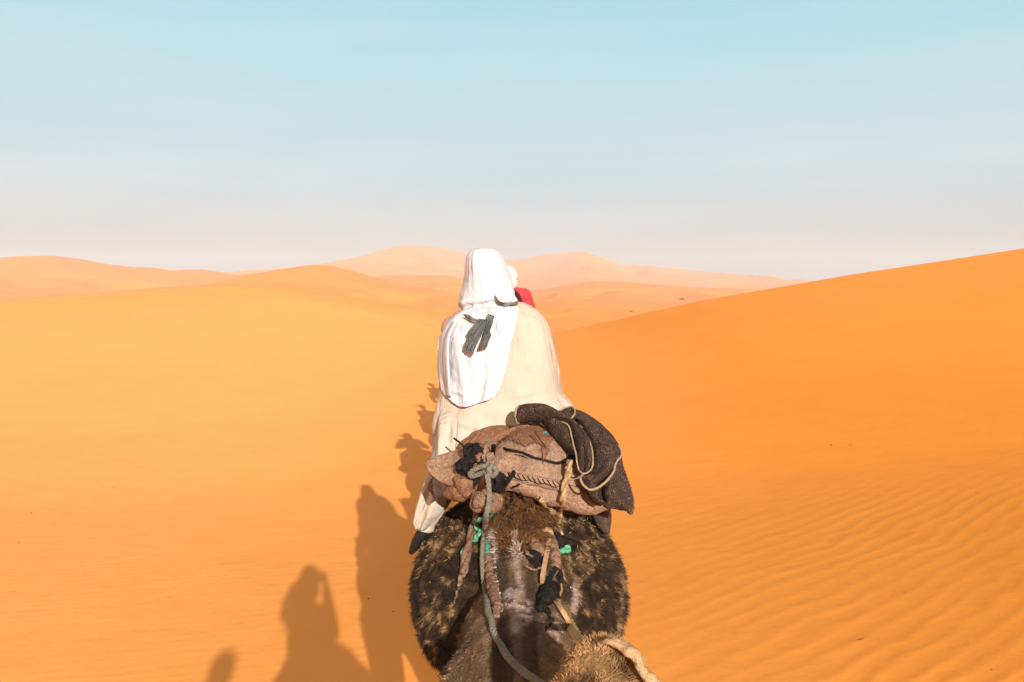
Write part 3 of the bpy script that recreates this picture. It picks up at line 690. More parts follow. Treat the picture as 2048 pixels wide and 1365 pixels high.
def back_surface(px, py, grow):
    """depth of the robe's back at a photo pixel (for cloth lying on it)"""
    l, r, tk, cyd = robe_row(py); c = (l+r)/2; hw = (r-l)/2 + grow*FPX/cyd
    u = np.clip(np.abs(px-c)/hw, 0, .995); return cyd - (tk+grow)*(1 - u**2.5)**.4
# white cape of the scarf falling over the back
CAPE = [(613, 930, 1036), (622, 926, 1037), (632, 912, 1034), (645, 901, 1031), (660, 890, 1029), (672, 879, 1026), (690, 876, 1021), (715, 876, 1017), (740, 876, 1012), (760, 878, 1006),
        (778, 882, 998), (790, 888, 989), (800, 897, 976), (807, 905, 962), (812, 918, 948)]
CA = np.array(CAPE, float); nv, nu = 110, 90; G = np.zeros((nv, nu, 3))
for i, t in enumerate(np.linspace(0, 1, nv)):
    py0 = 613 + 199*t; l, r = np.interp(py0, CA[:, 0], CA[:, 1]), np.interp(py0, CA[:, 0], CA[:, 2])
    for j, s in enumerate(np.linspace(0, 1, nu)):
        px = l + (r-l)*s; py = py0 + 2.5*math.sin(px*.11)*t
        a = (px - 978) / (25 + 95*t)                        # folds fan out from the tie at the nape
        fo = .0035*math.sin(a*5 + 1.5*math.sin(t*4)) + .002*math.sin(a*17 + 3*t + 2*float(fbm(px*.02, t*3, 0, 2, 3))) * (.4 + t)
        fo += .016*math.exp(-((px - (930 - 20*(1-t)))/7)**2) * sstep(.25, .6, t) + .014*math.exp(-((px - 1000 + 32*t)/5)**2)*sstep(.5, .9, t)
        fo += .019*float(fbm(px*.035, py*.016, 0, 4, 8)) + .012*math.exp(-((py - 783 - (px-905)*.28)/4)**2)*math.exp(-((px-925)/22)**2)
        edge = min(1, s*6, (1-s)*8)
        d = float(back_surface(px, py, .012)) - .014 - fo*.9*(.3+.7*edge) - .012*math.sin(math.pi*min(1, t*1.6))
        G[i, j] = P(px, py, d)
link('scarf_cape', sheet_mesh(G, (0, -1, .1), .004), M['white'], rider)
# left edge of the cape turned round the shoulder
gA = [P(902, 640, 3.73), P(884, 668, 3.74), P(877, 700, 3.76), P(876, 740, 3.77), P(880, 772, 3.76), P(884, 790, 3.74)]
gB = [P(912, 645, 3.59), P(900, 670, 3.575), P(897, 700, 3.565), P(897, 740, 3.565), P(900, 770, 3.565), P(903, 793, 3.575)]
rail_sheet('scarf_fold', gA, gB, M['white'], rider, thick=.006, nv=50, nu=20, bulge=.012, N=(-.8, -.6, .1), fold=lambda S, T: .002*np.sin(T*11 + S*4) + .003*np.sin(S*9))

# hood
HOOD = [(496.5, 955, 984, .045), (500, 944, 992, .075), (506, 937, 1000, .095), (515, 932, 1007, .115), (530, 930, 1014, .13), (548, 929, 1020, .138), (565, 926, 1025, .14), (580, 922, 1029, .14),
        (594, 919, 1031, .135), (605, 918, 1028, .13), (614, 918, 1014, .12), (622, 921, 1000, .11), (628, 927, 986, .10), (634, 937, 979, .085), (638, 948, 973, .055)]
HA = np.array(HOOD, float); V = []; rows = np.linspace(496.5, 638, 80); seg = 110; HD = 3.80
for py in rows:
    l, r, tk = [float(np.interp(py, HA[:, 0], HA[:, k])) for k in (1, 2, 3)]; pl, pr = P(l, py, HD), P(r, py, HD)
    for k in range(seg):
        th = 2*math.pi*k/seg; ct, st = math.cos(th), math.sin(th); x = (pl.x+pr.x)/2 + (pr.x-pl.x)/2*ct; y = HD + tk*st
        low = float(sstep(560, 625, py)); wv = .006*math.sin(th*9 + py*.05)*low + .007*float(fbm(ct*2.2+3, st*2.2, py*.022, 3, 44)) + .010*math.sin((py-608)*.26 + th*2.0 + 1.5)*float(sstep(590, 606, py))*float(sstep(636, 624, py))
        wv += .007*math.exp(-((ct + .55 - (py-520)*.002)/.07)**2)*(st < 0)
        V.append(Vector((x + ct*wv*.6, y + st*wv, pl.z + .004*float(fbm(ct*2, st*2, 3, 2, 9)))))
F = [(i*seg+k, i*seg+(k+1) % seg, (i+1)*seg+(k+1) % seg, (i+1)*seg+k) for i in range(len(rows)-1) for k in range(seg)]
F.append(tuple(range(seg))[::-1]); F.append(tuple((len(rows)-1)*seg+k for k in range(seg)))
hood = link('hood', mesh_from(V, F), M['white'], rider)
# neck cloth joining hood and cape, and the tip of the hood by the right shoulder
wrinkle_tube('scarf_neck', [P(975, 598, 3.80), P(980, 615, 3.79), P(988, 632, 3.78)], [.10, .105, .11], M['white'], rider, .012, seg=50)
rail_sheet('scarf_tip', [P(1012, 570, 3.70), P(1022, 583, 3.68), P(1034, 598, 3.68), P(1035, 603, 3.68)], [P(990, 590, 3.64), P(1000, 603, 3.63), P(1014, 606, 3.65), P(1030, 605, 3.67)], M['white'], rider, thick=.006, nv=30, nu=18, bulge=.012)
# grey band and its two hanging tails
rail_sheet('grey_band', [P(1006, 606, 3.66), P(1016, 599, 3.67), P(1026, 599, 3.69), P(1041, 609, 3.76)], [P(1007, 619, 3.65), P(1017, 612, 3.65), P(1028, 610, 3.67), P(1039, 611.5, 3.74)], M['grey'], rider, thick=.006, nv=24, nu=12, bulge=.006)
rail_sheet('grey_band', [P(924, 628, 3.60), P(937, 630, 3.58), P(948, 637, 3.57), P(958, 640, 3.57)], [P(930, 634, 3.60), P(939, 639, 3.57), P(950, 642, 3.56), P(960, 643, 3.56)], M['grey'], rider, thick=.006, nv=24, nu=12, bulge=.005)
NB = (0, -1, .15); TD = 3.545
def tail(A, B, n=5):
    rail_sheet('grey_scarf_tail', [P(x, y, TD + q) for x, y, q in A], [P(x, y, TD + q) for x, y, q in B], M['grey'], rider, thick=.006, nv=60, nu=30, bulge=.004, N=NB,
               fold=lambda S, T: .0065*np.sin(S*n*3.1 + T*2.2)*np.clip(T*4+.4, 0, 1) + .004*np.sin(S*n*7+T*9) - .006*(T > .93))
tail([(957, 638, .035), (943, 655, 0), (935, 665, -.01), (937, 672, -.01), (932, 684, -.015), (928, 698, -.02)], [(977, 640, .035), (971, 652, 0), (965, 668, -.01), (958, 680, -.015), (952, 692, -.02), (945, 711, -.02)])
tail([(975, 628, .03), (972, 650, 0), (969, 662, -.01), (964, 680, -.01), (956, 700, -.015)], [(989, 632, .03), (985, 648, 0), (980, 663, -.01), (982, 672, -.01), (977, 684, -.015), (973, 696, -.015)], 4)
offset_parts(rider)

# ------------------------------------------------------------------ the saddle
saddle = thing('camel_saddle', 'padded pinkish brown felt saddle with torn patch and black lashings on front camel', 'saddle', tuple(P(1050, 930, 3.35)), 'saddles of the caravan')
NS = (0, -.8, .6)
up_ = [(985, 905, 3.42), (1000, 884, 3.46), (1020, 864, 3.50), (1045, 851, 3.52), (1075, 850, 3.52), (1110, 858, 3.50), (1145, 880, 3.46), (1180, 915, 3.40), (1205, 955, 3.34)]
seam = [(985, 947, 3.19), (1010, 949, 3.17), (1040, 954, 3.16), (1070, 958, 3.155), (1100, 964, 3.16), (1135, 972, 3.17), (1165, 984, 3.18), (1190, 996, 3.20), (1208, 1002, 3.22)]
PP = lambda L_: [P(*q) for q in L_]
def pad_fold(S, T): return .006*np.sin(T*15 + S*3) * S + .010*fbm(T*6, S*3, 0, 3, 17)
PG, PN = rail_grid(PP(up_), PP(seam), nv=80, nu=50, bulge=.06, N=NS, fold=pad_fold, rough=.004)
link('upper_pad', sheet_mesh(PG, PN, .10), M['felt'], saddle)
PADT = BVHTree.FromPolygons([tuple(v) for v in PG.reshape(-1, 3)], [(i*50+j, (i+1)*50+j, (i+1)*50+j+1, i*50+j+1) for i in range(79) for j in range(49)])
wrinkle_tube('lower_roll', [P(950, 965, 3.24), P(990, 962, 3.18), P(1040, 968, 3.17), P(1090, 982, 3.17), P(1140, 995, 3.18), P(1180, 1003, 3.20), P(1208, 1008, 3.24), P(1216, 1010, 3.27)],
             [.030, .040, .043, .048, .054, .056, .050, .022], M['felt'], saddle, .014, n=90, seg=40, fr=13)
wrinkle_tube('lower_roll', [P(1000, 950, 3.15), P(1050, 958, 3.13), P(1100, 969, 3.13), P(1150, 984, 3.15), P(1185, 996, 3.18)], [.012, .018, .020, .018, .008], M['felt'], saddle, .008, n=70, seg=20, fr=20)
_lr = [o for o in saddle.children if o.name.startswith('lower_roll')]
ROLLS = [BVHTree.FromPolygons([tuple(v) for v in co_of(o.data)], [tuple(p.vertices) for p in o.data.polygons]) for o in _lr]
# frame of the saddle under the rider: a solid bolster over the hump
blob('seat_bolster', [(tuple(P(1020, 900, 3.72)), (.30, .30, .17)), (tuple(P(1035, 935, 3.55)), (.30, .22, .13)), (tuple(P(1030, 925, 4.05)), (.26, .22, .15))], [], .02, M['felt_dark'], saddle, 4, lambda q: .01*fbm(q[:, 0]*8, q[:, 1]*8, q[:, 2]*8, 3, 3))
def on(px, py, off=.004, trees=None, fallback=3.15):
    r = ray(px, py).normalized(); best = None
    for t in (trees or (PADT, BODY, *ROLLS)):
        h = t.ray_cast(Vector((0, 0, CZ)), r)
        if h[0] is not None and (best is None or h[3] < best): best = h[3]
    if best is None: return P(px, py, fallback)
    return Vector((0, 0, CZ)) + r*(best - off)
# torn outer felt over the top of the pad, with ragged lower edge
rg = random.Random(5)
low_edge = [(962, 905), (975, 890), (990, 886), (1003, 882), (1020, 880), (1035, 884), (1050, 890), (1065, 885), (1080, 887), (1092, 897), (1090, 915), (1086, 922), (1095, 905), (1100, 888), (1106, 876)]
top_edge = [(958, 893), (968, 885), (982, 876), (996, 868), (1010, 861), (1024, 855), (1038, 850), (1050, 847), (1062, 847), (1074, 848), (1084, 851), (1092, 855), (1098, 860), (1103, 866), (1108, 871)]
nv, nu = 90, 16; A = catmull([(x, y, 0) for x, y in top_edge], nv); B = catmull([(x, y, 0) for x, y in low_edge], nv); G = np.zeros((nv, nu, 3))
for i in range(nv):
    jag = rg.uniform(-3, 3)
    for j in range(nu):
        s = j/(nu-1); px = A[i, 0]*(1-s) + B[i, 0]*s; py = A[i, 1]*(1-s) + (B[i, 1] + jag)*s
        G[i, j] = on(px, py, .010 + .008*float(fbm(px*.06, py*.06, 0, 3, 2)) + .004*s, (PADT,), 3.47)
link('torn_patch', sheet_mesh(G, NS / np.linalg.norm(NS), .012), M['felt_dark'], saddle)
V, F = [], []      # loose fibres along the tear
for q in range(170):
    i = rg.randrange(nv-1); p0 = Vector(G[i, nu-1]); L_ = rg.uniform(.006, .020); d = Vector((rg.uniform(-.8, .8), -.6, rg.uniform(-1.2, .1))).normalized(); sd_ = Vector((.0008, 0, .0003)); o = len(V)
    V += [p0-sd_, p0+sd_, p0+d*L_]; F.append((o, o+1, o+2))
tag(link('frayed_fibres', mesh_from(V, F), M['leather'], saddle), kind='stuff')
# stitches
for x in np.linspace(1008, 1118, 12):
    y = 948 + (x-1008)*.19; rope_pts = [on(x-3, y-5, .004), on(x, y, .006), on(x+4, y+6, .004)]
    tube('stitch', rope_pts, .0019, M['black'], saddle, n=6, seg=6)
tube('seam_thread', [on(x, 951 + (x-1000)*.2 + 2*math.sin(x*.2), .005) for x in range(1000, 1140, 10)], .0016, M['black'], saddle, n=50, seg=6)
# black cord across the pad
tube('cord', [on(985, 893, .008), on(1010, 898, .008), on(1040, 905, .008), on(1070, 916, .008), on(1100, 924, .008), on(1118, 926, .008), on(1140, 917, .010)], [.0062, .005, .005, .005, .006, .006, .007], M['black'], saddle, n=70, wob=.002)
tube('cord', [on(987, 890, .010), on(986, 910, .010), on(985, 930, .012)], .009, M['black'], saddle, n=24, flat=.5)
tube('cord', [on(1030, 909, .006), on(1042, 912, .006), on(1055, 916, .006)], [.001, .003, .001], M['black'], saddle, n=16)
blob('cord_knot', [(tuple(on(1141, 915, .014)), (.012, .012, .014)), (tuple(on(1138, 921, .014)), (.009, .009, .016))], [], .004, M['black'], saddle, 2)
# flap sticking out on the near side
fA = [P(848, 926, 3.36), P(870, 915, 3.36), P(900, 903, 3.37), P(930, 893, 3.38), P(955, 884, 3.40), P(985, 872, 3.45)]
fB = [P(858, 945, 3.30), P(880, 962, 3.26), P(903, 971, 3.22), P(925, 962, 3.20), P(955, 945, 3.19), P(990, 945, 3.17)]
rail_sheet('side_flap', fA, fB, M['felt'], saddle, thick=.016, nv=60, nu=40, bulge=[.0, .01, .02, .03, .05, .05], N=NS, fold=lambda S, T: .010*np.exp(-((S-.55-.15*T)/.07)**2)*(T < .7) + .006*np.sin(T*11+S*3), rough=.004)
fC = [P(870, 900, 3.39), P(905, 897, 3.42), P(940, 885, 3.44), P(965, 873, 3.46)]; fD = [P(880, 930, 3.33), P(910, 915, 3.33), P(940, 905, 3.34), P(965, 900, 3.36)]
# dark corner cloth and brown rolls under the flap
rail_sheet('corner_cloth', [P(857, 966, 3.34), P(864, 956, 3.32), P(872, 953, 3.30), P(895, 965, 3.27)], [P(862, 985, 3.33), P(870, 1001, 3.30), P(876, 999, 3.28), P(893, 984, 3.26)], M['dark_felt'], saddle, thick=.008, nv=24, nu=20, bulge=.018, N=(-.3, -1, .2), fold=lambda S, T: .010*np.exp(-((T-.42)/.07)**2))
wrinkle_tube('side_roll', [P(896, 984, 3.29), P(908, 984, 3.26), P(925, 982, 3.22), P(940, 978, 3.20)], [.030, .040, .046, .034], M['felt_dark'], saddle, .008)
blob('side_roll', [(tuple(P(929, 968, 3.19)), (.044, .045, .040)), (tuple(P(938, 982, 3.20)), (.034, .04, .030))], [], .008, M['felt_dark'], saddle, 2, lambda q: .012*fbm(q[:, 0]*30, q[:, 1]*30, q[:, 2]*30, 3, 3))
blob('saddle_post', [], [[(tuple(P(961, 966, 3.22)), .028), (tuple(P(963, 930, 3.25)), .026), (tuple(P(958, 895, 3.32)), .022)]], .006, M['leather'], saddle, 2)
# black lashings knotted round the near post
def knot(name, cx, cy_, d, r, mat, parent, n=4, seed=1, tr=.008, sq=1.0):
    rr = random.Random(seed); V, F = [], []; c = P(cx, cy_, d)
    for k in range(n):
        ax = Vector((rr.uniform(-1, 1), rr.uniform(-1, 1), rr.uniform(-1, 1))).normalized(); u = ax.orthogonal().normalized(); v_ = ax.cross(u); o = Vector((rr.uniform(-1, 1), rr.uniform(-1, 1), rr.uniform(-1, 1)))*r*.25
        pts = [c + o + (u*math.cos(a) + v_*math.sin(a))*r*rr.uniform(.8, 1.0) for a in np.linspace(0, 6.28, 12)]
        pts = [Vector((p.x, p.y, c.z + (p.z-c.z)*sq)) for p in pts]
        tube_geo(catmull(pts, 30), tr, 7, 1, V, F)
    return link(name, mesh_from(V, F), mat, parent)
def lash(pts, r, mat=None, parent=None, name='lashing', **k): return rope(name, [P(*q) for q in pts], r, mat or M['black'], parent or saddle, **k)
lash([(908, 877, 3.30), (920, 886, 3.28), (931, 897, 3.27), (937, 905, 3.25)], .0045, pitch=.03)
tube('lashing', [P(938, 896, 3.27), P(940, 915, 3.22), P(934, 935, 3.20), P(930, 955, 3.19)], [.012, .022, .026, .012], M['black'], saddle, n=40, wob=.008, seg=10)
knot('lashing_knot', 932, 932, 3.19, .030, M['black'], saddle, 6, 3, .010)
knot('lashing_knot', 945, 905, 3.22, .028, M['black'], saddle, 5, 8, .009)
tube('lashing', [P(955, 890, 3.30), P(965, 905, 3.24), P(960, 930, 3.19), P(950, 960, 3.17), P(942, 995, 3.17)], [.014, .018, .014, .012, .008], M['black'], saddle, n=50, wob=.008, seg=8)
tube('felt_strip', [P(962, 890, 3.28), P(958, 910, 3.20), P(952, 932, 3.18), P(944, 940, 3.18)], [.010, .014, .012, .006], M['felt_dark'], saddle, n=40, wob=.006, flat=.5)
tube('felt_strip', [P(975, 887, 3.30), P(970, 905, 3.21), P(968, 925, 3.18)], [.012, .014, .008], M['felt'], saddle, n=40, wob=.006, flat=.5)
rope('lashing', [P(990, 950, 3.13), P(996, 962, 3.12), P(994, 975, 3.12), P(988, 985, 3.11), P(984, 998, 3.10)], .017, M['black'], saddle, strands=3, pitch=.045, fuzz=120)
knot('lashing_knot', 990, 962, 3.12, .030, M['black'], saddle, 7, 12, .010, 1.3)
rope('lashing', [P(1002, 985, 3.12), P(1010, 972, 3.10), P(1018, 960, 3.09), P(1027, 948, 3.09)], .0085, M['black'], saddle, pitch=.03, fuzz=60)
blob('lashing_knot', [(tuple(P(1027, 946, 3.09)), (.009, .009, .012))], [], .003, M['black'], saddle, 1)
tube('lashing', [P(1025, 975, 3.11), P(1035, 972, 3.09), P(1040, 968, 3.09)], .004, M['black'], saddle, n=14)
tube('lashing', [on(1030, 985, .015), on(1018, 1010, .015), on(1005, 1030, .012), on(995, 1045, .01)], [.003, .0045, .004, .002], M['black'], saddle, n=30, wob=.006)
tube('lashing', [on(1042, 985, .015), on(1050, 1005, .015), on(1058, 1022, .012)], [.003, .0045, .002], M['black'], saddle, n=30, wob=.006)
# loose cyan tatters
for (x, y, a_, b_) in ((1066, 849, 9, 4), (1073, 846, 8, 4), (1090, 865, 4, 3), (1046, 851, 5, 2.5), (866, 916, 3, 4)):
    c0 = on(x, y, .012, (PADT,), 3.5 if x > 900 else 3.45)
    rail_sheet('cyan_tatter', [c0 + Vector((-a_*.002, 0, b_*.001)), c0 + Vector((0, -.008, b_*.002)), c0 + Vector((a_*.002, 0, b_*.0015))], [c0 + Vector((-a_*.0022, -.004, -b_*.002)), c0 + Vector((0, -.012, -b_*.001)), c0 + Vector((a_*.0018, -.002, -b_*.0022))], M['cyan'], saddle, thick=.003, nv=14, nu=8, bulge=.004, fold=lambda S, T: .003*np.sin(T*17))
tube('frayed_cord', [on(1072, 825, .03, None, 3.42), on(1078, 833, .03, None, 3.42), on(1080, 842, .02, None, 3.44), on(1078, 848, .02, None, 3.46)], [.0015, .003, .004, .004], M['felt_wrap'], saddle, n=24)
# felt side pads: the end of the far one shows under the blanket
rail_sheet('side_pad', [P(1185, 995, 3.50), P(1186, 1025, 3.47), P(1194, 1050, 3.46), P(1206, 1066, 3.46)], [P(1212, 990, 3.50), P(1221, 1015, 3.48), P(1223, 1040, 3.47), P(1219, 1066, 3.47)], M['dark_felt'], saddle, thick=.03, nv=30, nu=16, bulge=.02, N=(.4, -1, .1))
offset_parts(saddle)

# ------------------------------------------------------------------ crupper straps and ropes over the rump
crup = thing('crupper_strap', 'felt-wrapped crupper strap with pale stitching and mint rags, beside the grey-green rope', 'strap', tuple(on(985, 1150, .0)), 'crupper straps')
def along(L_, off, **k): return [on(x, y, off) for x, y in L_]
tube('wrapped_bar', along([(974, 1092), (978, 1115), (982, 1150), (988, 1190), (994, 1215), (993, 1232)], .014), [.014, .019, .020, .020, .018, .010], M['felt_wrap'], crup, n=90, seg=18, wob=.004)
for y, x in ((1104, 977), (1135, 980), (1163, 984), (1186, 989), (1210, 994)):
    tube('binding', along([(x-11, y-2), (x-5, y), (x+4, y+1), (x+11, y-1)], .030), .0030, M['thread'], crup, n=20, wob=.002)
V, F = [], []
for q in range(110):
    y = rg.uniform(1098, 1225); x = np.interp(y, [1092, 1150, 1190, 1215], [978, 983, 989, 995]) + rg.choice([-8, 9, 10]) + rg.uniform(-2, 2)
    p0 = on(x, y, .028); d = Vector((rg.uniform(-1, 1), -.7, rg.uniform(-.6, .8))).normalized(); o = len(V); V += [p0 - Vector((.0012, 0, 0)), p0 + Vector((.0012, 0, 0)), p0 + d*rg.uniform(.006, .016)]; F.append((o, o+1, o+2))
tag(link('frayed_fibres', mesh_from(V, F), M['thread'], crup), kind='stuff')
knot('strap_knot', 961, 1003, 3.06, .030, M['felt_wrap'], crup, 6, 21, .015)
knot('strap_knot', 986, 1007, 3.06, .028, M['felt_wrap'], crup, 6, 33, .014)
tube('strap_loop', [P(958, 992, 3.06), P(972, 986, 3.03), P(987, 996, 3.03), P(990, 1012, 3.03), P(978, 1020, 3.03)], .015, M['felt_wrap'], crup, n=40, wob=.006, flat=.7)
rope('hanging_strap', along([(962, 1008), (955, 1025), (948, 1048), (942, 1075), (936, 1100), (930, 1125), (925, 1150)], .022), .019, M['felt_wrap'], crup, strands=2, pitch=.30, seg=10)
tube('hanging_strap', along([(927, 1140), (921, 1160), (916, 1180), (911, 1200), (908, 1209)], .014), [.014, .011, .008, .005, .002], M['felt_wrap'], crup, n=50, flat=.6, wob=.004)
tube('hanging_strap', along([(932, 1120), (934, 1140), (930, 1150)], .016), [.012, .009, .003], M['felt_wrap'], crup, n=20, flat=.5)
for (pts, r) in (([(963, 1036), (954, 1045), (956, 1058), (966, 1062)], .013), ([(970, 1040), (980, 1032), (988, 1026)], .011), ([(962, 1060), (955, 1072), (948, 1085)], .009), ([(972, 1060), (982, 1052), (984, 1060)], .010),
                 ([(988, 1000), (990, 1006), (993, 1008)], .006), ([(929, 1096), (926, 1104), (925, 1112)], .008), ([(974, 1080), (977, 1092), (976, 1108)], .011)):
    tube('mint_rag', along(pts, .030), r, M['mint'], crup, n=26, seg=9, flat=.6, wob=.004)
offset_parts(crup)

gr = rope('lead_rope', [P(990, 944, 3.10), P(978, 935, 3.08), P(962, 934, 3.09), (P(945, 943, 3.11)), P(940, 950, 3.12), P(948, 952, 3.11), P(962, 946, 3.09), P(972, 943, 3.07)]
          + [P(975, 955, 3.04), P(977, 975, 3.02), P(977, 1000, 3.00), P(973, 1030, 2.97)] + along([(969, 1060), (967, 1090), (966, 1120), (968, 1150), (972, 1185)], .040) + along([(976, 1215), (982, 1245), (988, 1262), (1000, 1290)], .032)
          + [P(1016, 1315, 2.22), P(1040, 1338, 2.12), P(1065, 1357, 2.02), P(1095, 1378, 1.92), P(1120, 1400, 1.82), P(1160, 1430, 1.80)], .0108, M['rope'], None, strands=3, pitch=.05, seg=8, wob=.003, fuzz=500)
tag(gr, 'grey-green twisted rope looped on the saddle and running down over the rump', 'rope')
sk = P(972, 940, 3.08); gk = link('rope_hitch', mesh_from(*tube_geo(catmull([P(984, 930, 3.07), P(978, 942, 3.045), P(984, 952, 3.06), P(992, 944, 3.08), P(986, 932, 3.07)], 40), .012, 8)), M['rope'], None)
gk.parent = gr

cr2 = thing('crupper_strap', 'crupper strap wound in black wool with a mint green rag knot', 'strap', tuple(on(1100, 1150, 0)), 'crupper straps')
tube('wrapped_bar', along([(1108, 1075), (1106, 1095), (1108, 1120), (1112, 1145), (1104, 1170), (1100, 1195)], .020), [.020, .026, .024, .020, .018, .012], M['felt_wrap'], cr2, n=80, seg=16, wob=.005)
blob('black_wrap', [(tuple(on(1122, 1087, .030)), (.034, .03, .036), (0, .5, 0)), (tuple(on(1108, 1072, .03)), (.03, .02, .018))], [], .006, M['black'], cr2, 2, lambda q: .006*fbm(q[:, 0]*30, q[:, 1]*30, q[:, 2]*30, 3, 3))
tube('black_wrap', along([(1100, 1148), (1112, 1140), (1118, 1150), (1116, 1168), (1108, 1182)], .038), [.008, .012, .014, .012, .016], M['black'], cr2, n=40, wob=.004)
tube('black_wrap', along([(1103, 1150), (1097, 1162), (1098, 1175)], .036), [.008, .011, .012], M['black'], cr2, n=24, wob=.004)
tube('black_wrap', along([(1108, 1170), (1098, 1185), (1092, 1200), (1086, 1215), (1083, 1222)], .026), [.022, .034, .034, .024, .010], M['black'], cr2, n=50, wob=.010, seg=14)
tube('black_wrap', along([(1098, 1215), (1102, 1235), (1098, 1255), (1090, 1266)], .012), [.005, .004, .003, .001], M['black'], cr2, n=40, wob=.01)
wrinkle_tube('felt_stub', along([(1058, 1078), (1066, 1086), (1072, 1096), (1074, 1108)], .022), [.016, .026, .028, .022], M['felt_wrap'], cr2, .012, fr=22)
tube('felt_stub', along([(1043, 1082), (1052, 1082), (1066, 1084)], .02), [.004, .010, .018], M['felt_wrap'], cr2, n=20, wob=.004)
wrinkle_tube('black_wrap', along([(1062, 1104), (1066, 1114), (1072, 1126), (1077, 1140)], .022), [.018, .026, .022, .008], M['black'], cr2, .012, fr=22)
for y in (1102, 1106, 1132): tube('binding', along([(1052, y), (1062, y+5), (1074, y+7), (1084, y+2)], .046), .004, M['felt_wrap'], cr2, n=20, wob=.003)
for (pts, r) in (([(1124, 1084), (1132, 1086), (1136, 1094), (1131, 1101), (1124, 1102)], .013), ([(1130, 1092), (1138, 1096), (1135, 1104)], .010), ([(1118, 1100), (1124, 1104)], .007)):
    tube('mint_rag', along(pts, .040), r, M['mint'], cr2, n=26, seg=9, flat=.7, wob=.004)
rail_sheet('ragged_cloth', along([(1117, 1115), (1124, 1130), (1130, 1148), (1133, 1165)], .012), along([(1120, 1118), (1122, 1135), (1124, 1150), (1127, 1160)], .010), M['felt_wrap'], cr2, thick=.004, nv=20, nu=10, bulge=.008)
offset_parts(cr2)

ts = thing('tan_strap', 'pale tan plaited strap running from the saddle down to the sandy camel head', 'strap', tuple(on(1110, 1030, 0)))
rope('plaited_strap', [P(1140, 922, 3.16), P(1139, 935, 3.12)] + along([(1134, 955), (1129, 975), (1125, 1000), (1120, 1025), (1115, 1045), (1118, 1062), (1121, 1072)], .034), .014, M['tan'], ts, strands=2, pitch=.16, seg=8, wob=.002)
rope('plaited_strap', along([(1083, 1000), (1092, 1012), (1102, 1022), (1110, 1034), (1113, 1048)], .026), .012, M['tan'], ts, strands=3, pitch=.05, seg=8)
_kc = on(1098, 1064, .03); knot('strap_knot', 1098, 1064, _kc.y, .020, M['tan'], ts, 4, 4, .007, .7)
tube('strap_end', along([(1086, 1062), (1098, 1056), (1112, 1058)], .040), .012, M['tan'], ts, n=24, flat=.5)
rail_sheet('hanging_strap', along([(1094, 1076), (1090, 1100), (1084, 1130), (1080, 1155), (1081, 1167)], .052), along([(1103, 1078), (1100, 1100), (1094, 1130), (1090, 1155), (1088, 1168)], .052), M['tan'], ts, thick=.004, nv=40, nu=8, bulge=.006)
rail_sheet('hanging_strap', along([(1113, 1100), (1116, 1130), (1120, 1160), (1121, 1180), (1112, 1196), (1107, 1202)], .044) + along([(1118, 1220), (1132, 1244), (1140, 1262)], .03) + [P(1150, 1280, 2.0), P(1158, 1296, 1.80)],
           along([(1116, 1098), (1119, 1130), (1123, 1160), (1125, 1182), (1117, 1200), (1114, 1204)], .044) + along([(1130, 1218), (1145, 1241), (1153, 1258)], .03) + [P(1163, 1276, 2.0), P(1171, 1290, 1.80)], M['tan'], ts, thick=.004, nv=90, nu=8, bulge=.004)
tube('long_strap', along([(1112, 1196), (1116, 1208), (1124, 1222), (1133, 1238), (1141, 1253)], .034) + [P(1152, 1272, 2.05), P(1160, 1286, 1.88), P(1166, 1300, 1.78)], [.010, .012, .014, .014, .012, .010], M['tan'], ts, n=70, seg=12, flat=.55, wob=.003)
offset_parts(ts)

# halter on our own camel's head
hal = thing('halter', 'pale tan cloth halter band curving over the sandy camel head at the bottom edge', 'halter', tuple(P(1260, 1330, 1.7)))
OWNT = BVHTree.FromPolygons([tuple(v) for v in co_of(ob.data)], [tuple(p.vertices) for p in ob.data.polygons])
def head_pt(a, up, rr):     # ring round the head, aft of the ears
    hb, hd = Vector(HEAD_O[0]), Vector(HEAD_O[1]).normalized(); sv = hd.cross(Vector((0, 0, 1))).normalized(); u = sv.cross(hd)
    return hb + hd*up + (sv*math.cos(a) + u*math.sin(a))*rr
def oh(px, py, off):
    r = ray(px, py).normalized(); h = OWNT.ray_cast(Vector((0, 0, CZ)), r); return (Vector((0, 0, CZ)) + r*(h[3] - off)) if h[0] is not None else None
bp_ = [P(1196, 1288, 1.70), P(1222, 1281, 1.68), P(1250, 1296, 1.66), P(1274, 1318, 1.64), P(1288, 1342, 1.63), P(1306, 1362, 1.62), P(1325, 1400, 1.62), P(1325, 1500, 1.66)]
wrinkle_tube('headband', bp_, [.006, .015, .016, .014, .017, .015, .014, .012], M['tan'], hal, .009, n=140, seg=18, fr=40, fl=.6)
tube('cheek_strap', [head_pt(-.3, .10, .115), head_pt(-.4, .22, .105), head_pt(-.5, .33, .085)], .011, M['tan'], hal, n=40, flat=.45, wob=.004)
tube('cheek_strap', [head_pt(3.5, .10, .115), head_pt(3.6, .22, .105), head_pt(3.7, .33, .085)], .011, M['tan'], hal, n=40, flat=.45, wob=.004)
tube('noseband', [head_pt(a, .34, .078) for a in np.linspace(-1.5, 4.7, 14)], .010, M['tan'], hal, n=60, flat=.45, wob=.004)
offset_parts(hal)

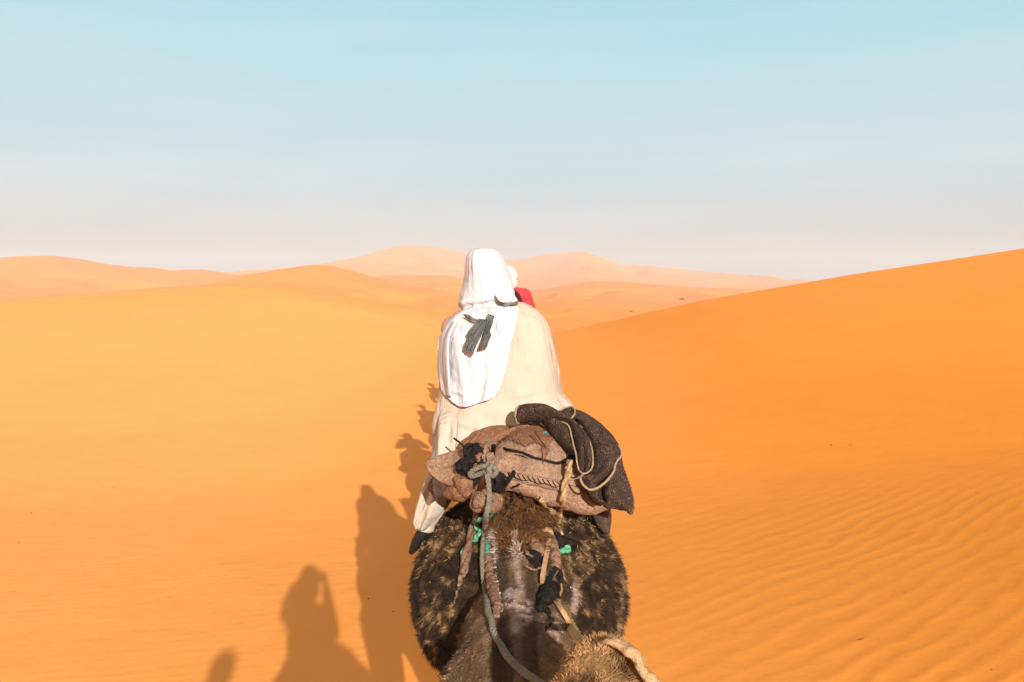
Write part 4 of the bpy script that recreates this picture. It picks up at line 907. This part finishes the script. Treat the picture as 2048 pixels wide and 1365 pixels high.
# ------------------------------------------------------------------ dark blanket
bl = thing('blanket', 'dark brown speckled wool blanket with cream stitched edging, bundled over the saddle behind the rider', 'blanket', tuple(P(1180, 900, 3.3)))
NBL = (.1, -1, .45)
def BO(y): return .09*float(sstep(850, 960, y))
def bsheet(A, B, bulge, name='fold', fold=None, thick=.02, nv=60, nu=36, N=NBL, bp=.6): return rail_sheet(name, [P(x, y, d - BO(y)) for x, y, d in A], [P(x, y, d - BO(y)) for x, y, d in B], M['blanket'], bl, thick=thick, nv=nv, nu=nu, bulge=[1.5*b_ for b_ in bulge] if hasattr(bulge, '__len__') else 1.5*bulge, N=N, fold=(lambda S, T: (fold(S, T)*1.4 if fold else 0) + .007*np.sin(T*13 + S*5)*np.sin(math.pi*S)), rough=.008, bp=bp)
def edge(pts, r=.0037): return rope('edging', [P(x, y, d - BO(y) - .06*float(sstep(940, 962, y))) for x, y, d in pts], r, M['trim'], bl, strands=3, pitch=.016, seg=6)
# back layer falling to the pointed corner on the far side
bsheet([(1142, 815, 3.50), (1165, 824, 3.50), (1195, 843, 3.50), (1225, 872, 3.48), (1240, 898, 3.45), (1245, 930, 3.42), (1252, 955, 3.38), (1262, 985, 3.34), (1266, 1005, 3.31), (1262, 1027, 3.28)],
       [(1135, 850, 3.44), (1150, 868, 3.42), (1170, 890, 3.40), (1190, 915, 3.38), (1195, 940, 3.34), (1196, 965, 3.30), (1198, 985, 3.27), (1202, 1000, 3.25), (1212, 1012, 3.24), (1240, 1018, 3.25)],
       [.02, .05, .05, .04, .03, .02, .01], 'back_layer', lambda S, T: .012*np.sin(S*9 + T*3)*sstep(.45, .8, T), nv=90)
# small cowl at the top with its rim
bsheet([(1112, 826, 3.44), (1128, 818, 3.46), (1142, 814, 3.48), (1150, 822, 3.46)], [(1118, 832, 3.40), (1130, 834, 3.40), (1140, 834, 3.40), (1148, 830, 3.42)], .004, 'cowl', N=(0, -1, .2))
edge([(1112, 827, 3.43), (1124, 819, 3.44), (1137, 814, 3.45), (1147, 815, 3.43), (1150, 822, 3.41), (1147, 832, 3.40), (1141, 838, 3.38)])
# top roll lying across the pad
bsheet([(1030, 832, 3.44), (1036, 814, 3.46), (1055, 810, 3.47), (1080, 811, 3.46), (1105, 823, 3.44), (1130, 834, 3.42), (1150, 848, 3.41), (1170, 862, 3.40)],
       [(1035, 848, 3.42), (1048, 845, 3.41), (1066, 843, 3.40), (1085, 843, 3.39), (1105, 843, 3.39), (1124, 847, 3.38), (1140, 856, 3.37), (1160, 872, 3.37)], [.03, .065, .07, .06, .05, .04], 'top_roll', nv=70)
edge([(1040, 811, 3.44), (1033, 818, 3.42), (1031, 830, 3.41), (1034, 842, 3.41), (1037, 848, 3.41)], .0052)
# left hanging fold beside the pad
bsheet([(1084, 844, 3.41), (1095, 856, 3.39), (1104, 872, 3.36), (1116, 886, 3.33), (1130, 900, 3.30), (1142, 910, 3.28)], [(1118, 842, 3.38), (1134, 850, 3.34), (1142, 866, 3.31), (1146, 885, 3.28), (1150, 905, 3.25), (1155, 925, 3.24)], .035, 'left_fold', nv=50)
edge([(1110, 841, 3.36), (1122, 844, 3.34), (1133, 848, 3.31), (1139, 856, 3.28), (1143, 872, 3.25), (1147, 890, 3.22), (1152, 908, 3.19), (1154, 925, 3.175), (1158, 940, 3.165), (1165, 947, 3.155), (1175, 946, 3.15), (1183, 938, 3.155), (1186, 925, 3.165), (1185, 905, 3.185), (1180, 885, 3.21), (1172, 869, 3.25), (1166, 862, 3.28)])
# tongue fold
bsheet([(1137, 850, 3.36), (1142, 868, 3.32), (1148, 892, 3.27), (1153, 915, 3.23), (1157, 936, 3.20), (1165, 947, 3.18)], [(1160, 855, 3.36), (1173, 872, 3.32), (1181, 890, 3.27), (1186, 912, 3.23), (1185, 932, 3.20), (1176, 946, 3.18)], [.02, .05, .06, .05, .035, .01], 'tongue_fold', lambda S, T: -.018*np.exp(-((S-.35)/.10)**2)*sstep(.3, .6, T))
# big middle fold
bsheet([(1150, 842, 3.40), (1165, 862, 3.34), (1180, 890, 3.29), (1186, 915, 3.25), (1180, 945, 3.22), (1165, 958, 3.20), (1168, 972, 3.18), (1178, 979, 3.17)],
       [(1150, 838, 3.42), (1185, 850, 3.40), (1215, 874, 3.37), (1232, 892, 3.35), (1238, 910, 3.32), (1232, 932, 3.28), (1220, 955, 3.23), (1196, 975, 3.18)], [.02, .05, .07, .07, .06, .04, .01], 'middle_fold', lambda S, T: .010*np.sin(S*7+T*5), nv=80)
edge([(1161, 955, 3.15), (1163, 964, 3.14), (1169, 973, 3.135), (1180, 980, 3.13), (1193, 977, 3.14), (1206, 969, 3.155), (1219, 956, 3.175), (1228, 942, 3.20), (1231, 928, 3.22), (1235, 919, 3.24), (1233, 908, 3.26), (1228, 898, 3.28)], .0048)
# open pocket at the far edge
bsheet([(1212, 884, 3.42), (1222, 886, 3.42), (1232, 892, 3.42), (1239, 905, 3.40)], [(1226, 900, 3.38), (1230, 906, 3.38), (1233, 912, 3.37), (1237, 915, 3.37)], -.01, 'pocket', nv=20)
edge([(1210, 883, 3.35), (1222, 885, 3.35), (1233, 889, 3.34), (1241, 898, 3.33), (1243, 908, 3.32), (1240, 917, 3.30), (1235, 922, 3.27)])
# lower lobes between the middle fold and the corner
bsheet([(1162, 955, 3.18), (1172, 975, 3.15), (1178, 992, 3.14), (1190, 1006, 3.14), (1203, 1012, 3.15)], [(1215, 955, 3.27), (1212, 970, 3.25), (1210, 985, 3.24), (1210, 998, 3.23), (1210, 1008, 3.22)], .035, 'lower_fold', lambda S, T: .012*np.sin(S*8), nv=50)
bsheet([(1207, 962, 3.20), (1206, 975, 3.17), (1206, 990, 3.155), (1208, 1007, 3.15)], [(1221, 960, 3.20), (1224, 975, 3.17), (1222, 992, 3.155), (1214, 1008, 3.15)], .03, 'lower_fold', nv=40, nu=20)
# ragged hem of the corner and stray fibres
V, F = [], []
hem = catmull([P(1242, 925, 3.42), P(1252, 955, 3.38), P(1262, 985, 3.34), P(1266, 1005, 3.31), P(1262, 1027, 3.28), P(1252, 1020, 3.27), P(1235, 1014, 3.25), P(1212, 1010, 3.24)], 200)
for q in hem:
    for r_ in range(3):
        p0 = Vector(q) + Vector((rg.uniform(-.004, .004), rg.uniform(-.012, .004), rg.uniform(-.003, .003))); d = Vector((rg.uniform(-.6, 1), rg.uniform(-.5, .3), rg.uniform(-1, .5))).normalized(); o = len(V)
        V += [p0 - Vector((0, 0, .0012)), p0 + Vector((.0012, 0, .0012)), p0 + d*rg.uniform(.004, .012)]; F.append((o, o+1, o+2))
link('frayed_hem', mesh_from(V, F), M['blanket'], bl)
offset_parts(bl)
#@@S4
# ------------------------------------------------------------------ the rest of the caravan
def copy_tree(o, parent=None):
    c = o.copy(); COL.objects.link(c); c.parent = parent
    for ch in o.children: copy_tree(ch, c)
    return c
E, C, L = camel_shapes(NECK, HEAD)
plain_camel = thing('camel', 'brown camel walking directly ahead of the front camel, hidden behind the white-hooded rider', 'camel', (0, 0, 0), 'camels of the caravan')
pcb = blob('body', E, C, .022, M['camel2'], plain_camel, 6, lambda q: .012*fbm(q[:, 0]*8, q[:, 1]*8, q[:, 2]*8, 3, 70)); camel_eyes(plain_camel, L)
plain_saddle = thing('camel_saddle', 'felt saddle under the red-topped rider', 'saddle', (0, 0, 0), 'saddles of the caravan')
blob('pad', [((0, .0, .06), (.32, .52, .16)), ((0, -.42, -.02), (.33, .12, .17)), ((0, .40, .0), (.32, .12, .17))], [], .02, M['felt'], plain_saddle, 3, lambda q: .012*fbm(q[:, 0]*9, q[:, 1]*9, q[:, 2]*9, 3, 4))
blob('blanket_cover', [((0, 0, .13), (.30, .40, .14))], [], .02, M['blanket'], plain_saddle, 3, lambda q: .015*fbm(q[:, 0]*7, q[:, 1]*7, q[:, 2]*7, 3, 6))
own_saddle = None
SPOTS = [  # camel x, hump y, rider x, kind
 (-.03, 8.45), (-.06, 12.5), (-.10, 16.7), (-.12, -3.55)]
LBL = ['brown camel walking directly ahead of the front camel, hidden behind the white-hooded rider', 'brown camel third in line ahead, hidden behind the white-hooded rider',
       'brown camel at the head of the line, farthest ahead on the sand', 'brown camel at the tail of the line, behind the photographer']
LBS = ['felt saddle under the red-topped rider', 'felt saddle under the rider in olive', 'felt saddle under the leading rider', 'felt saddle of the last rider, behind the photographer']
camels, saddles = [], []
for i, (cx_, yy) in enumerate(SPOTS):
    c = plain_camel if i == 0 else copy_tree(plain_camel); s = plain_saddle if i == 0 else copy_tree(plain_saddle)
    g0 = gz(cx_, yy); c.location = (cx_, yy, g0); s.location = (cx_, yy - .05, g0 + 2.12); c['label'] = LBL[i]; s['label'] = LBS[i]
    camels.append(c); saddles.append(s)
s = copy_tree(plain_saddle); s.scale = (.78, 1, 1); s.location = (0, -.12, 2.08); s['label'] = 'felt saddle under the photographer on the sandy camel'
for ch in front.children: pass

def make_person(px_, py_, seat, headz, label, shirt_m, trous_m, cap=True, **k):
    P0 = (px_, py_, seat); hs = (headz - seat)/.80
    r = thing('person', label, 'person', (px_, py_, seat)); lean = k.pop('lean', (0, .02))
    Eb, Cb, J = seated_body(P0, lean, hs=hs, **k)
    blob('body', Eb, Cb, .009, M['skin'], r, 2); shirt(J, P0, lean, shirt_m, r); trousers(J, P0, trous_m, r); shoes(J, M['shoe'], r)
    return r, J, P0
# rider two: white head cloth, red top with a dark strap
g2 = gz(-.03, 8.45); h2 = P(1015, 556, 8.45)
p2, J2, P2 = make_person(-.05, 8.45, h2.z - .70, h2.z - .01, 'person in red top with dark strap, white head cloth, partly behind the hooded rider', M['red'], M['jeans'], knees=[(-.36, .30, -.12), (.36, .30, -.12)], elbows=[(-.35, .05, .24), (.27, .06, .25)])
hx = J2['head']
blob('head_cloth', [((h2.x, hx[1]-.01, hx[2]+.02), (.108, .125, .125)), ((h2.x+.045, hx[1]-.05, hx[2]-.055), (.062, .07, .065)), ((h2.x-.03, hx[1]-.05, hx[2]-.05), (.075, .07, .07)), ((h2.x-.13, hx[1]+.03, hx[2]+.005), (.09, .07, .022))], [], .008, M['white'], p2, 3, lambda q: .006*fbm(q[:, 0]*22, q[:, 1]*22, q[:, 2]*22, 3, 6))
rail_sheet('shoulder_strap', [P(1022, 570, 8.36), P(1031, 579, 8.32), P(1041, 591, 8.29), P(1046, 606, 8.28), P(1050, 640, 8.28)], [P(1018, 574, 8.36), P(1027, 584, 8.32), P(1036, 596, 8.29), P(1041, 608, 8.28), P(1043, 642, 8.28)], M['strap'], p2, thick=.02, nv=40, nu=6, bulge=.01)
offset_parts(p2)
g3 = gz(-.06, 12.5); h3 = P(1003, 557, 12.5)
p3, J3, P3 = make_person(h3.x, 12.5, h3.z - .79, h3.z + .02, 'person in an olive shirt and brimmed cap, third rider ahead, hidden by the white hood', M['olive'], M['trouser'], elbows=[(-.22, .12, .24), (.20, .12, .24)])
blob('robe', [((P3[0], P3[1], P3[2]+.25), (.27, .20, .36)), ((P3[0], P3[1]+.02, P3[2]), (.36, .30, .20))], [], .015, M['olive'], p3, 3, lambda q: .02*fbm(q[:, 0]*8, q[:, 1]*8, q[:, 2]*4, 3, 6))
blob('cap', [((J3['head'][0], J3['head'][1], J3['head'][2]+.05), (.10, .115, .10)), ((J3['head'][0]-.10, J3['head'][1]+.05, J3['head'][2]+.04), (.10, .09, .02))], [], .008, M['olive'], p3, 2); offset_parts(p3)
g4 = gz(-.10, 16.7); h4 = P(994, 548, 16.7)
p4, J4, P4 = make_person(h4.x, 16.7, h4.z - .81, h4.z, 'person in a pale wrapped turban leading the line, hidden by the white hood', M['trouser'], M['olive'], elbows=[(-.22, .12, .24), (.20, .12, .24)])
blob('robe', [((P4[0], P4[1], P4[2]+.25), (.27, .20, .36)), ((P4[0], P4[1]+.02, P4[2]), (.36, .30, .20))], [], .015, M['trouser'], p4, 3, lambda q: .015*fbm(q[:, 0]*8, q[:, 1]*8, q[:, 2]*4, 3, 6))
blob('turban', [((J4['head'][0], J4['head'][1]-.01, J4['head'][2]+.06), (.125, .135, .085)), ((J4['head'][0], J4['head'][1], J4['head'][2]+.11), (.08, .09, .07))], [], .008, M['white'], p4, 2); offset_parts(p4)

for c_, s_, seat_, g_ in ((camels[0], saddles[0], P2[2], g2), (camels[1], saddles[1], P3[2], g3), (camels[2], saddles[2], P4[2], g4)):
    k_ = (seat_ - g_)/2.38; c_.scale = (k_*.98 if k_ > 1 else 1, k_, k_); s_.location.z = g_ + 2.13*k_; s_.scale = (1.3, 1.0, 1.25)
# the photographer: seated on our own camel, holding the photo camera before the face
pz = CZ + .035
p0, J0, P00 = make_person(-.07, -.22, 2.14, pz, 'person with long loose hair raising a photo camera, riding the sandy camel', M['olive'], M['jeans'],
                          elbows=[(-.06, .12, .42), (.21, .06, .34)], wrists=[(.01, .135, .735), (.145, .135, .735)], hands=False, knees=[(-.30, .30, -.16), (.28, .30, -.16)])
hh = J0['head']; Cc = []
for i, s in enumerate((-1, 1)): hand(Cc, J0['wr'][i], (-s, .0, 0), (.25*-s*0, .25, .75), .55, s)
blob('hands', [], Cc, .005, M['skin'], p0, 1)
hr = [((hh[0], hh[1]-.025, hh[2]+.03), (.098, .105, .118)), ((hh[0]-.045, hh[1]-.05, hh[2]-.10), (.095, .085, .16)), ((hh[0]+.03, hh[1]-.06, hh[2]-.10), (.085, .07, .14)), ((hh[0]-.09, hh[1]-.05, hh[2]-.24), (.085, .06, .13)), ((hh[0]-.13, hh[1]-.03, hh[2]-.20), (.05, .05, .10))]
hairb = blob('hair', hr, [], .01, M['hair'], p0, 2, lambda q: .012*fbm(q[:, 0]*30, q[:, 1]*30, q[:, 2]*8, 3, 6))
def strands(r, nn, rg):
    n = len(r); c = np.tile([.045, .025, .014], (n, 1))*(.6+.8*rg.random((n, 1)))
    return .05 + .10*rg.random(n), nn*.6 + np.array([-.35, 0, -.9]) + rg.standard_normal((n, 3))*.25, c, np.full(n, .0012), np.full(n, .3)
fur('hair_strands', hairb, 2500, strands, M['fur'], None, seed=9, mask=lambda c, nn: (c[:, 2] < pz - .02)*(c[:, 1] < -.18)*(c[:, 0] < -.03)*1.0).parent = p0
offset_parts(p0)
pc = thing('photo_camera', 'black photo camera held up by the long-haired photographer', 'camera', (.01, -.06, CZ))
def box(name, c, s, mat, parent, bev=.006):
    bm = bmesh.new(); bmesh.ops.create_cube(bm, size=1, matrix=Matrix.Translation(c) @ Matrix.Diagonal((*s, 1))); bmesh.ops.bevel(bm, geom=bm.edges[:], offset=bev, segments=3, affect='EDGES')
    me = bpy.data.meshes.new('m'); bm.to_mesh(me); bm.free(); return link(name, me, mat, parent)
box('camera_body', (.005, -.085, CZ-.002), (.13, .05, .085), M['plastic'], pc); box('grip', (.062, -.075, CZ-.006), (.026, .07, .075), M['plastic'], pc, .01); box('viewfinder', (.0, -.09, CZ+.052), (.05, .05, .028), M['plastic'], pc, .008)
tube('lens', [(0, -.062, CZ), (0, -.045, CZ), (0, -.028, CZ)], [.034, .033, .030], M['plastic'], pc, n=10, seg=32)
offset_parts(pc)

# last rider behind: only the top of the shadow reaches the picture
r_ = ray(447, 1318); t_ = None
for k in range(2000):
    q = Vector((0, 0, CZ)) + r_*(k*.01)
    if q.z < gz(q.x, q.y): t_ = q; break
yb = -3.6; u = (t_.y - yb)/ANTI.y; hb_ = t_ - ANTI*u
seatb = hb_.z - .92; gb = gz(hb_.x, yb)
camels[3].location = (hb_.x, yb + .1, gb); saddles[3].location = (hb_.x, yb + .05, seatb - .22); camels[3].scale = (1, 1, (seatb - .24 - gb)/2.14)
p5, J5, P5 = make_person(hb_.x, yb, seatb, hb_.z - .11, 'person in a pale headscarf, last rider of the line behind the photographer', M['red'], M['jeans'])
blob('headscarf', [((J5['head'][0], J5['head'][1]-.01, J5['head'][2]+.03), (.10, .115, .12)), ((J5['head'][0], J5['head'][1]-.06, J5['head'][2]-.12), (.11, .07, .13))], [], .008, M['white'], p5, 2); offset_parts(p5)

# ------------------------------------------------------------------ small things on the sand
def ground_hit(px, py):
    r = ray(px, py); lo, hi = 1.0, 1.0
    while hi < 1500:
        q = Vector((0, 0, CZ)) + r*hi
        if q.z < gz(q.x, q.y): break
        lo = hi; hi *= 1.02
    for _ in range(30):
        m_ = (lo+hi)/2; q = Vector((0, 0, CZ)) + r*m_
        if q.z < gz(q.x, q.y): hi = m_
        else: lo = m_
    return Vector((0, 0, CZ)) + r*hi
M['dung'] = plain('dark_dropping', (.03, .022, .014), .9)
PEB = [(1662, 891, 3, 'larger of two dark droppings lying level with each other on the right slope'), (1701, 891, 2.3, 'smaller of two dark droppings lying level with each other on the right slope'),
       (1952, 986, 2, 'small dark dropping alone near the right edge of the picture'), (1811, 1187, 2.3, 'dark dropping on the rippled sand above the little twig'), (1983, 1340, 2.6, 'dark dropping near the bottom right corner'),
       (62, 1027, 2.4, 'uppermost dark dropping of the few near the left edge'), (37, 1086, 2, 'lowest dark dropping near the left edge'), (36, 1047, 1.6, 'middle small dropping near the left edge'), (227, 976, 1.7, 'tiny dropping alone on the smooth left sand'),
       (736, 1198, 3, 'dark dropping lying inside the long shadow of the camel'), (786, 1224, 2.4, 'small dropping in the shadow close to the camel belly'), (973, 1, 0, ''), (1737, 697, 2, 'dark speck of dropping high on the right slope')]
for x, y, r, lb in PEB:
    if not r: continue
    q = ground_hit(x, y); rr = r*(q.y/FPX)*.5; o = blob('camel_dropping', [((0, 0, rr*.4), (rr*1.3, rr*.9, rr*.8), (0, 0, random.random()*3)), ((rr*.9, rr*.4, rr*.3), (rr*.7, rr*.6, rr*.6))], [], rr*.3, M['dung'], None, 1)
    o.location = q; tag(o, lb, 'dropping', 'camel droppings on the sand')
q = ground_hit(1722, 1280); tw = tube('twig', [(-.04, -.01, .006), (-.015, .0, .012), (.01, .004, .008), (.045, .02, .014)], [.003, .005, .004, .002], M['dung'], None, n=24, wob=.004); tw.location = q; tw.scale = (.55, .55, .55); tag(tw, 'short dry twig lying on the rippled sand, lower right', 'twig')
m, nt, b = newmat('desert_leaf', .8); b.inputs['Base Color'].default_value = (.10, .10, .035, 1); M['leaf'] = m
def shrub(px, py, wpx, hpx, label):
    q = ground_hit(px, py); k = q.y/FPX; W, H = wpx*k/2, hpx*k; root = thing('desert_shrub', label, 'shrub', tuple(q), 'scattered shrubs on the far dunes'); V, F = [], []; r = random.Random(px)
    for i in range(700):
        a = r.random()*6.28; t = r.random()**.5; z = r.random(); x, y = math.cos(a)*W*t*(1-.5*z), math.sin(a)*W*t*(1-.5*z); z = z*H*(1-.6*t*t); s = W*.07; o = len(V)
        d = Vector((r.uniform(-1, 1), r.uniform(-1, 1), r.uniform(0, 1.4))).normalized()*s*2; e = Vector((r.uniform(-1, 1), r.uniform(-1, 1), r.uniform(-1, 1))).normalized()*s*.5
        V += [Vector((x, y, z)) - e, Vector((x, y, z)) + e, Vector((x, y, z)) + d]; F.append((o, o+1, o+2))
    link('foliage', mesh_from(V, F), M['leaf'], root, False); tube('stem', [(0, 0, -.1*H), (0, 0, .5*H)], [.05*W, .03*W], M['dung'], root, n=6)
shrub(1364, 600, 14, 4.5, 'dark green shrub on the pale sand left of the right dune crest')
shrub(1262, 624, 9, 3, 'faint small shrub below and left of the dark green one')
# bits of straw caught in the coat
V, F = [], []; r = random.Random(3)
for i in range(110):
    if i % 2: x, y = r.gauss(895, 32), r.gauss(1050, 45)
    else: x, y = r.gauss(1175, 32), r.gauss(1070, 50)
    h = BODY.ray_cast(Vector((0, 0, CZ)), ray(x, y).normalized())
    if h[0] is None: continue
    p_ = h[0] + h[1]*r.uniform(.014, .024); d = Vector((r.uniform(-1, 1), r.uniform(-1, 1), r.uniform(-1, 1))); d = (d - h[1]*d.dot(h[1])*.7).normalized()*r.uniform(.003, .011)
    tube_geo(np.array([p_-d, p_, p_+d]), .0011, 4, 1, V, F)
m, nt, b = newmat('straw', .7); b.inputs['Base Color'].default_value = (.36, .24, .09, 1)
st = link('straw_bits', mesh_from(V, F), m); tag(st, 'bits of straw caught in the fur of the front camel', 'straw', kind='stuff')
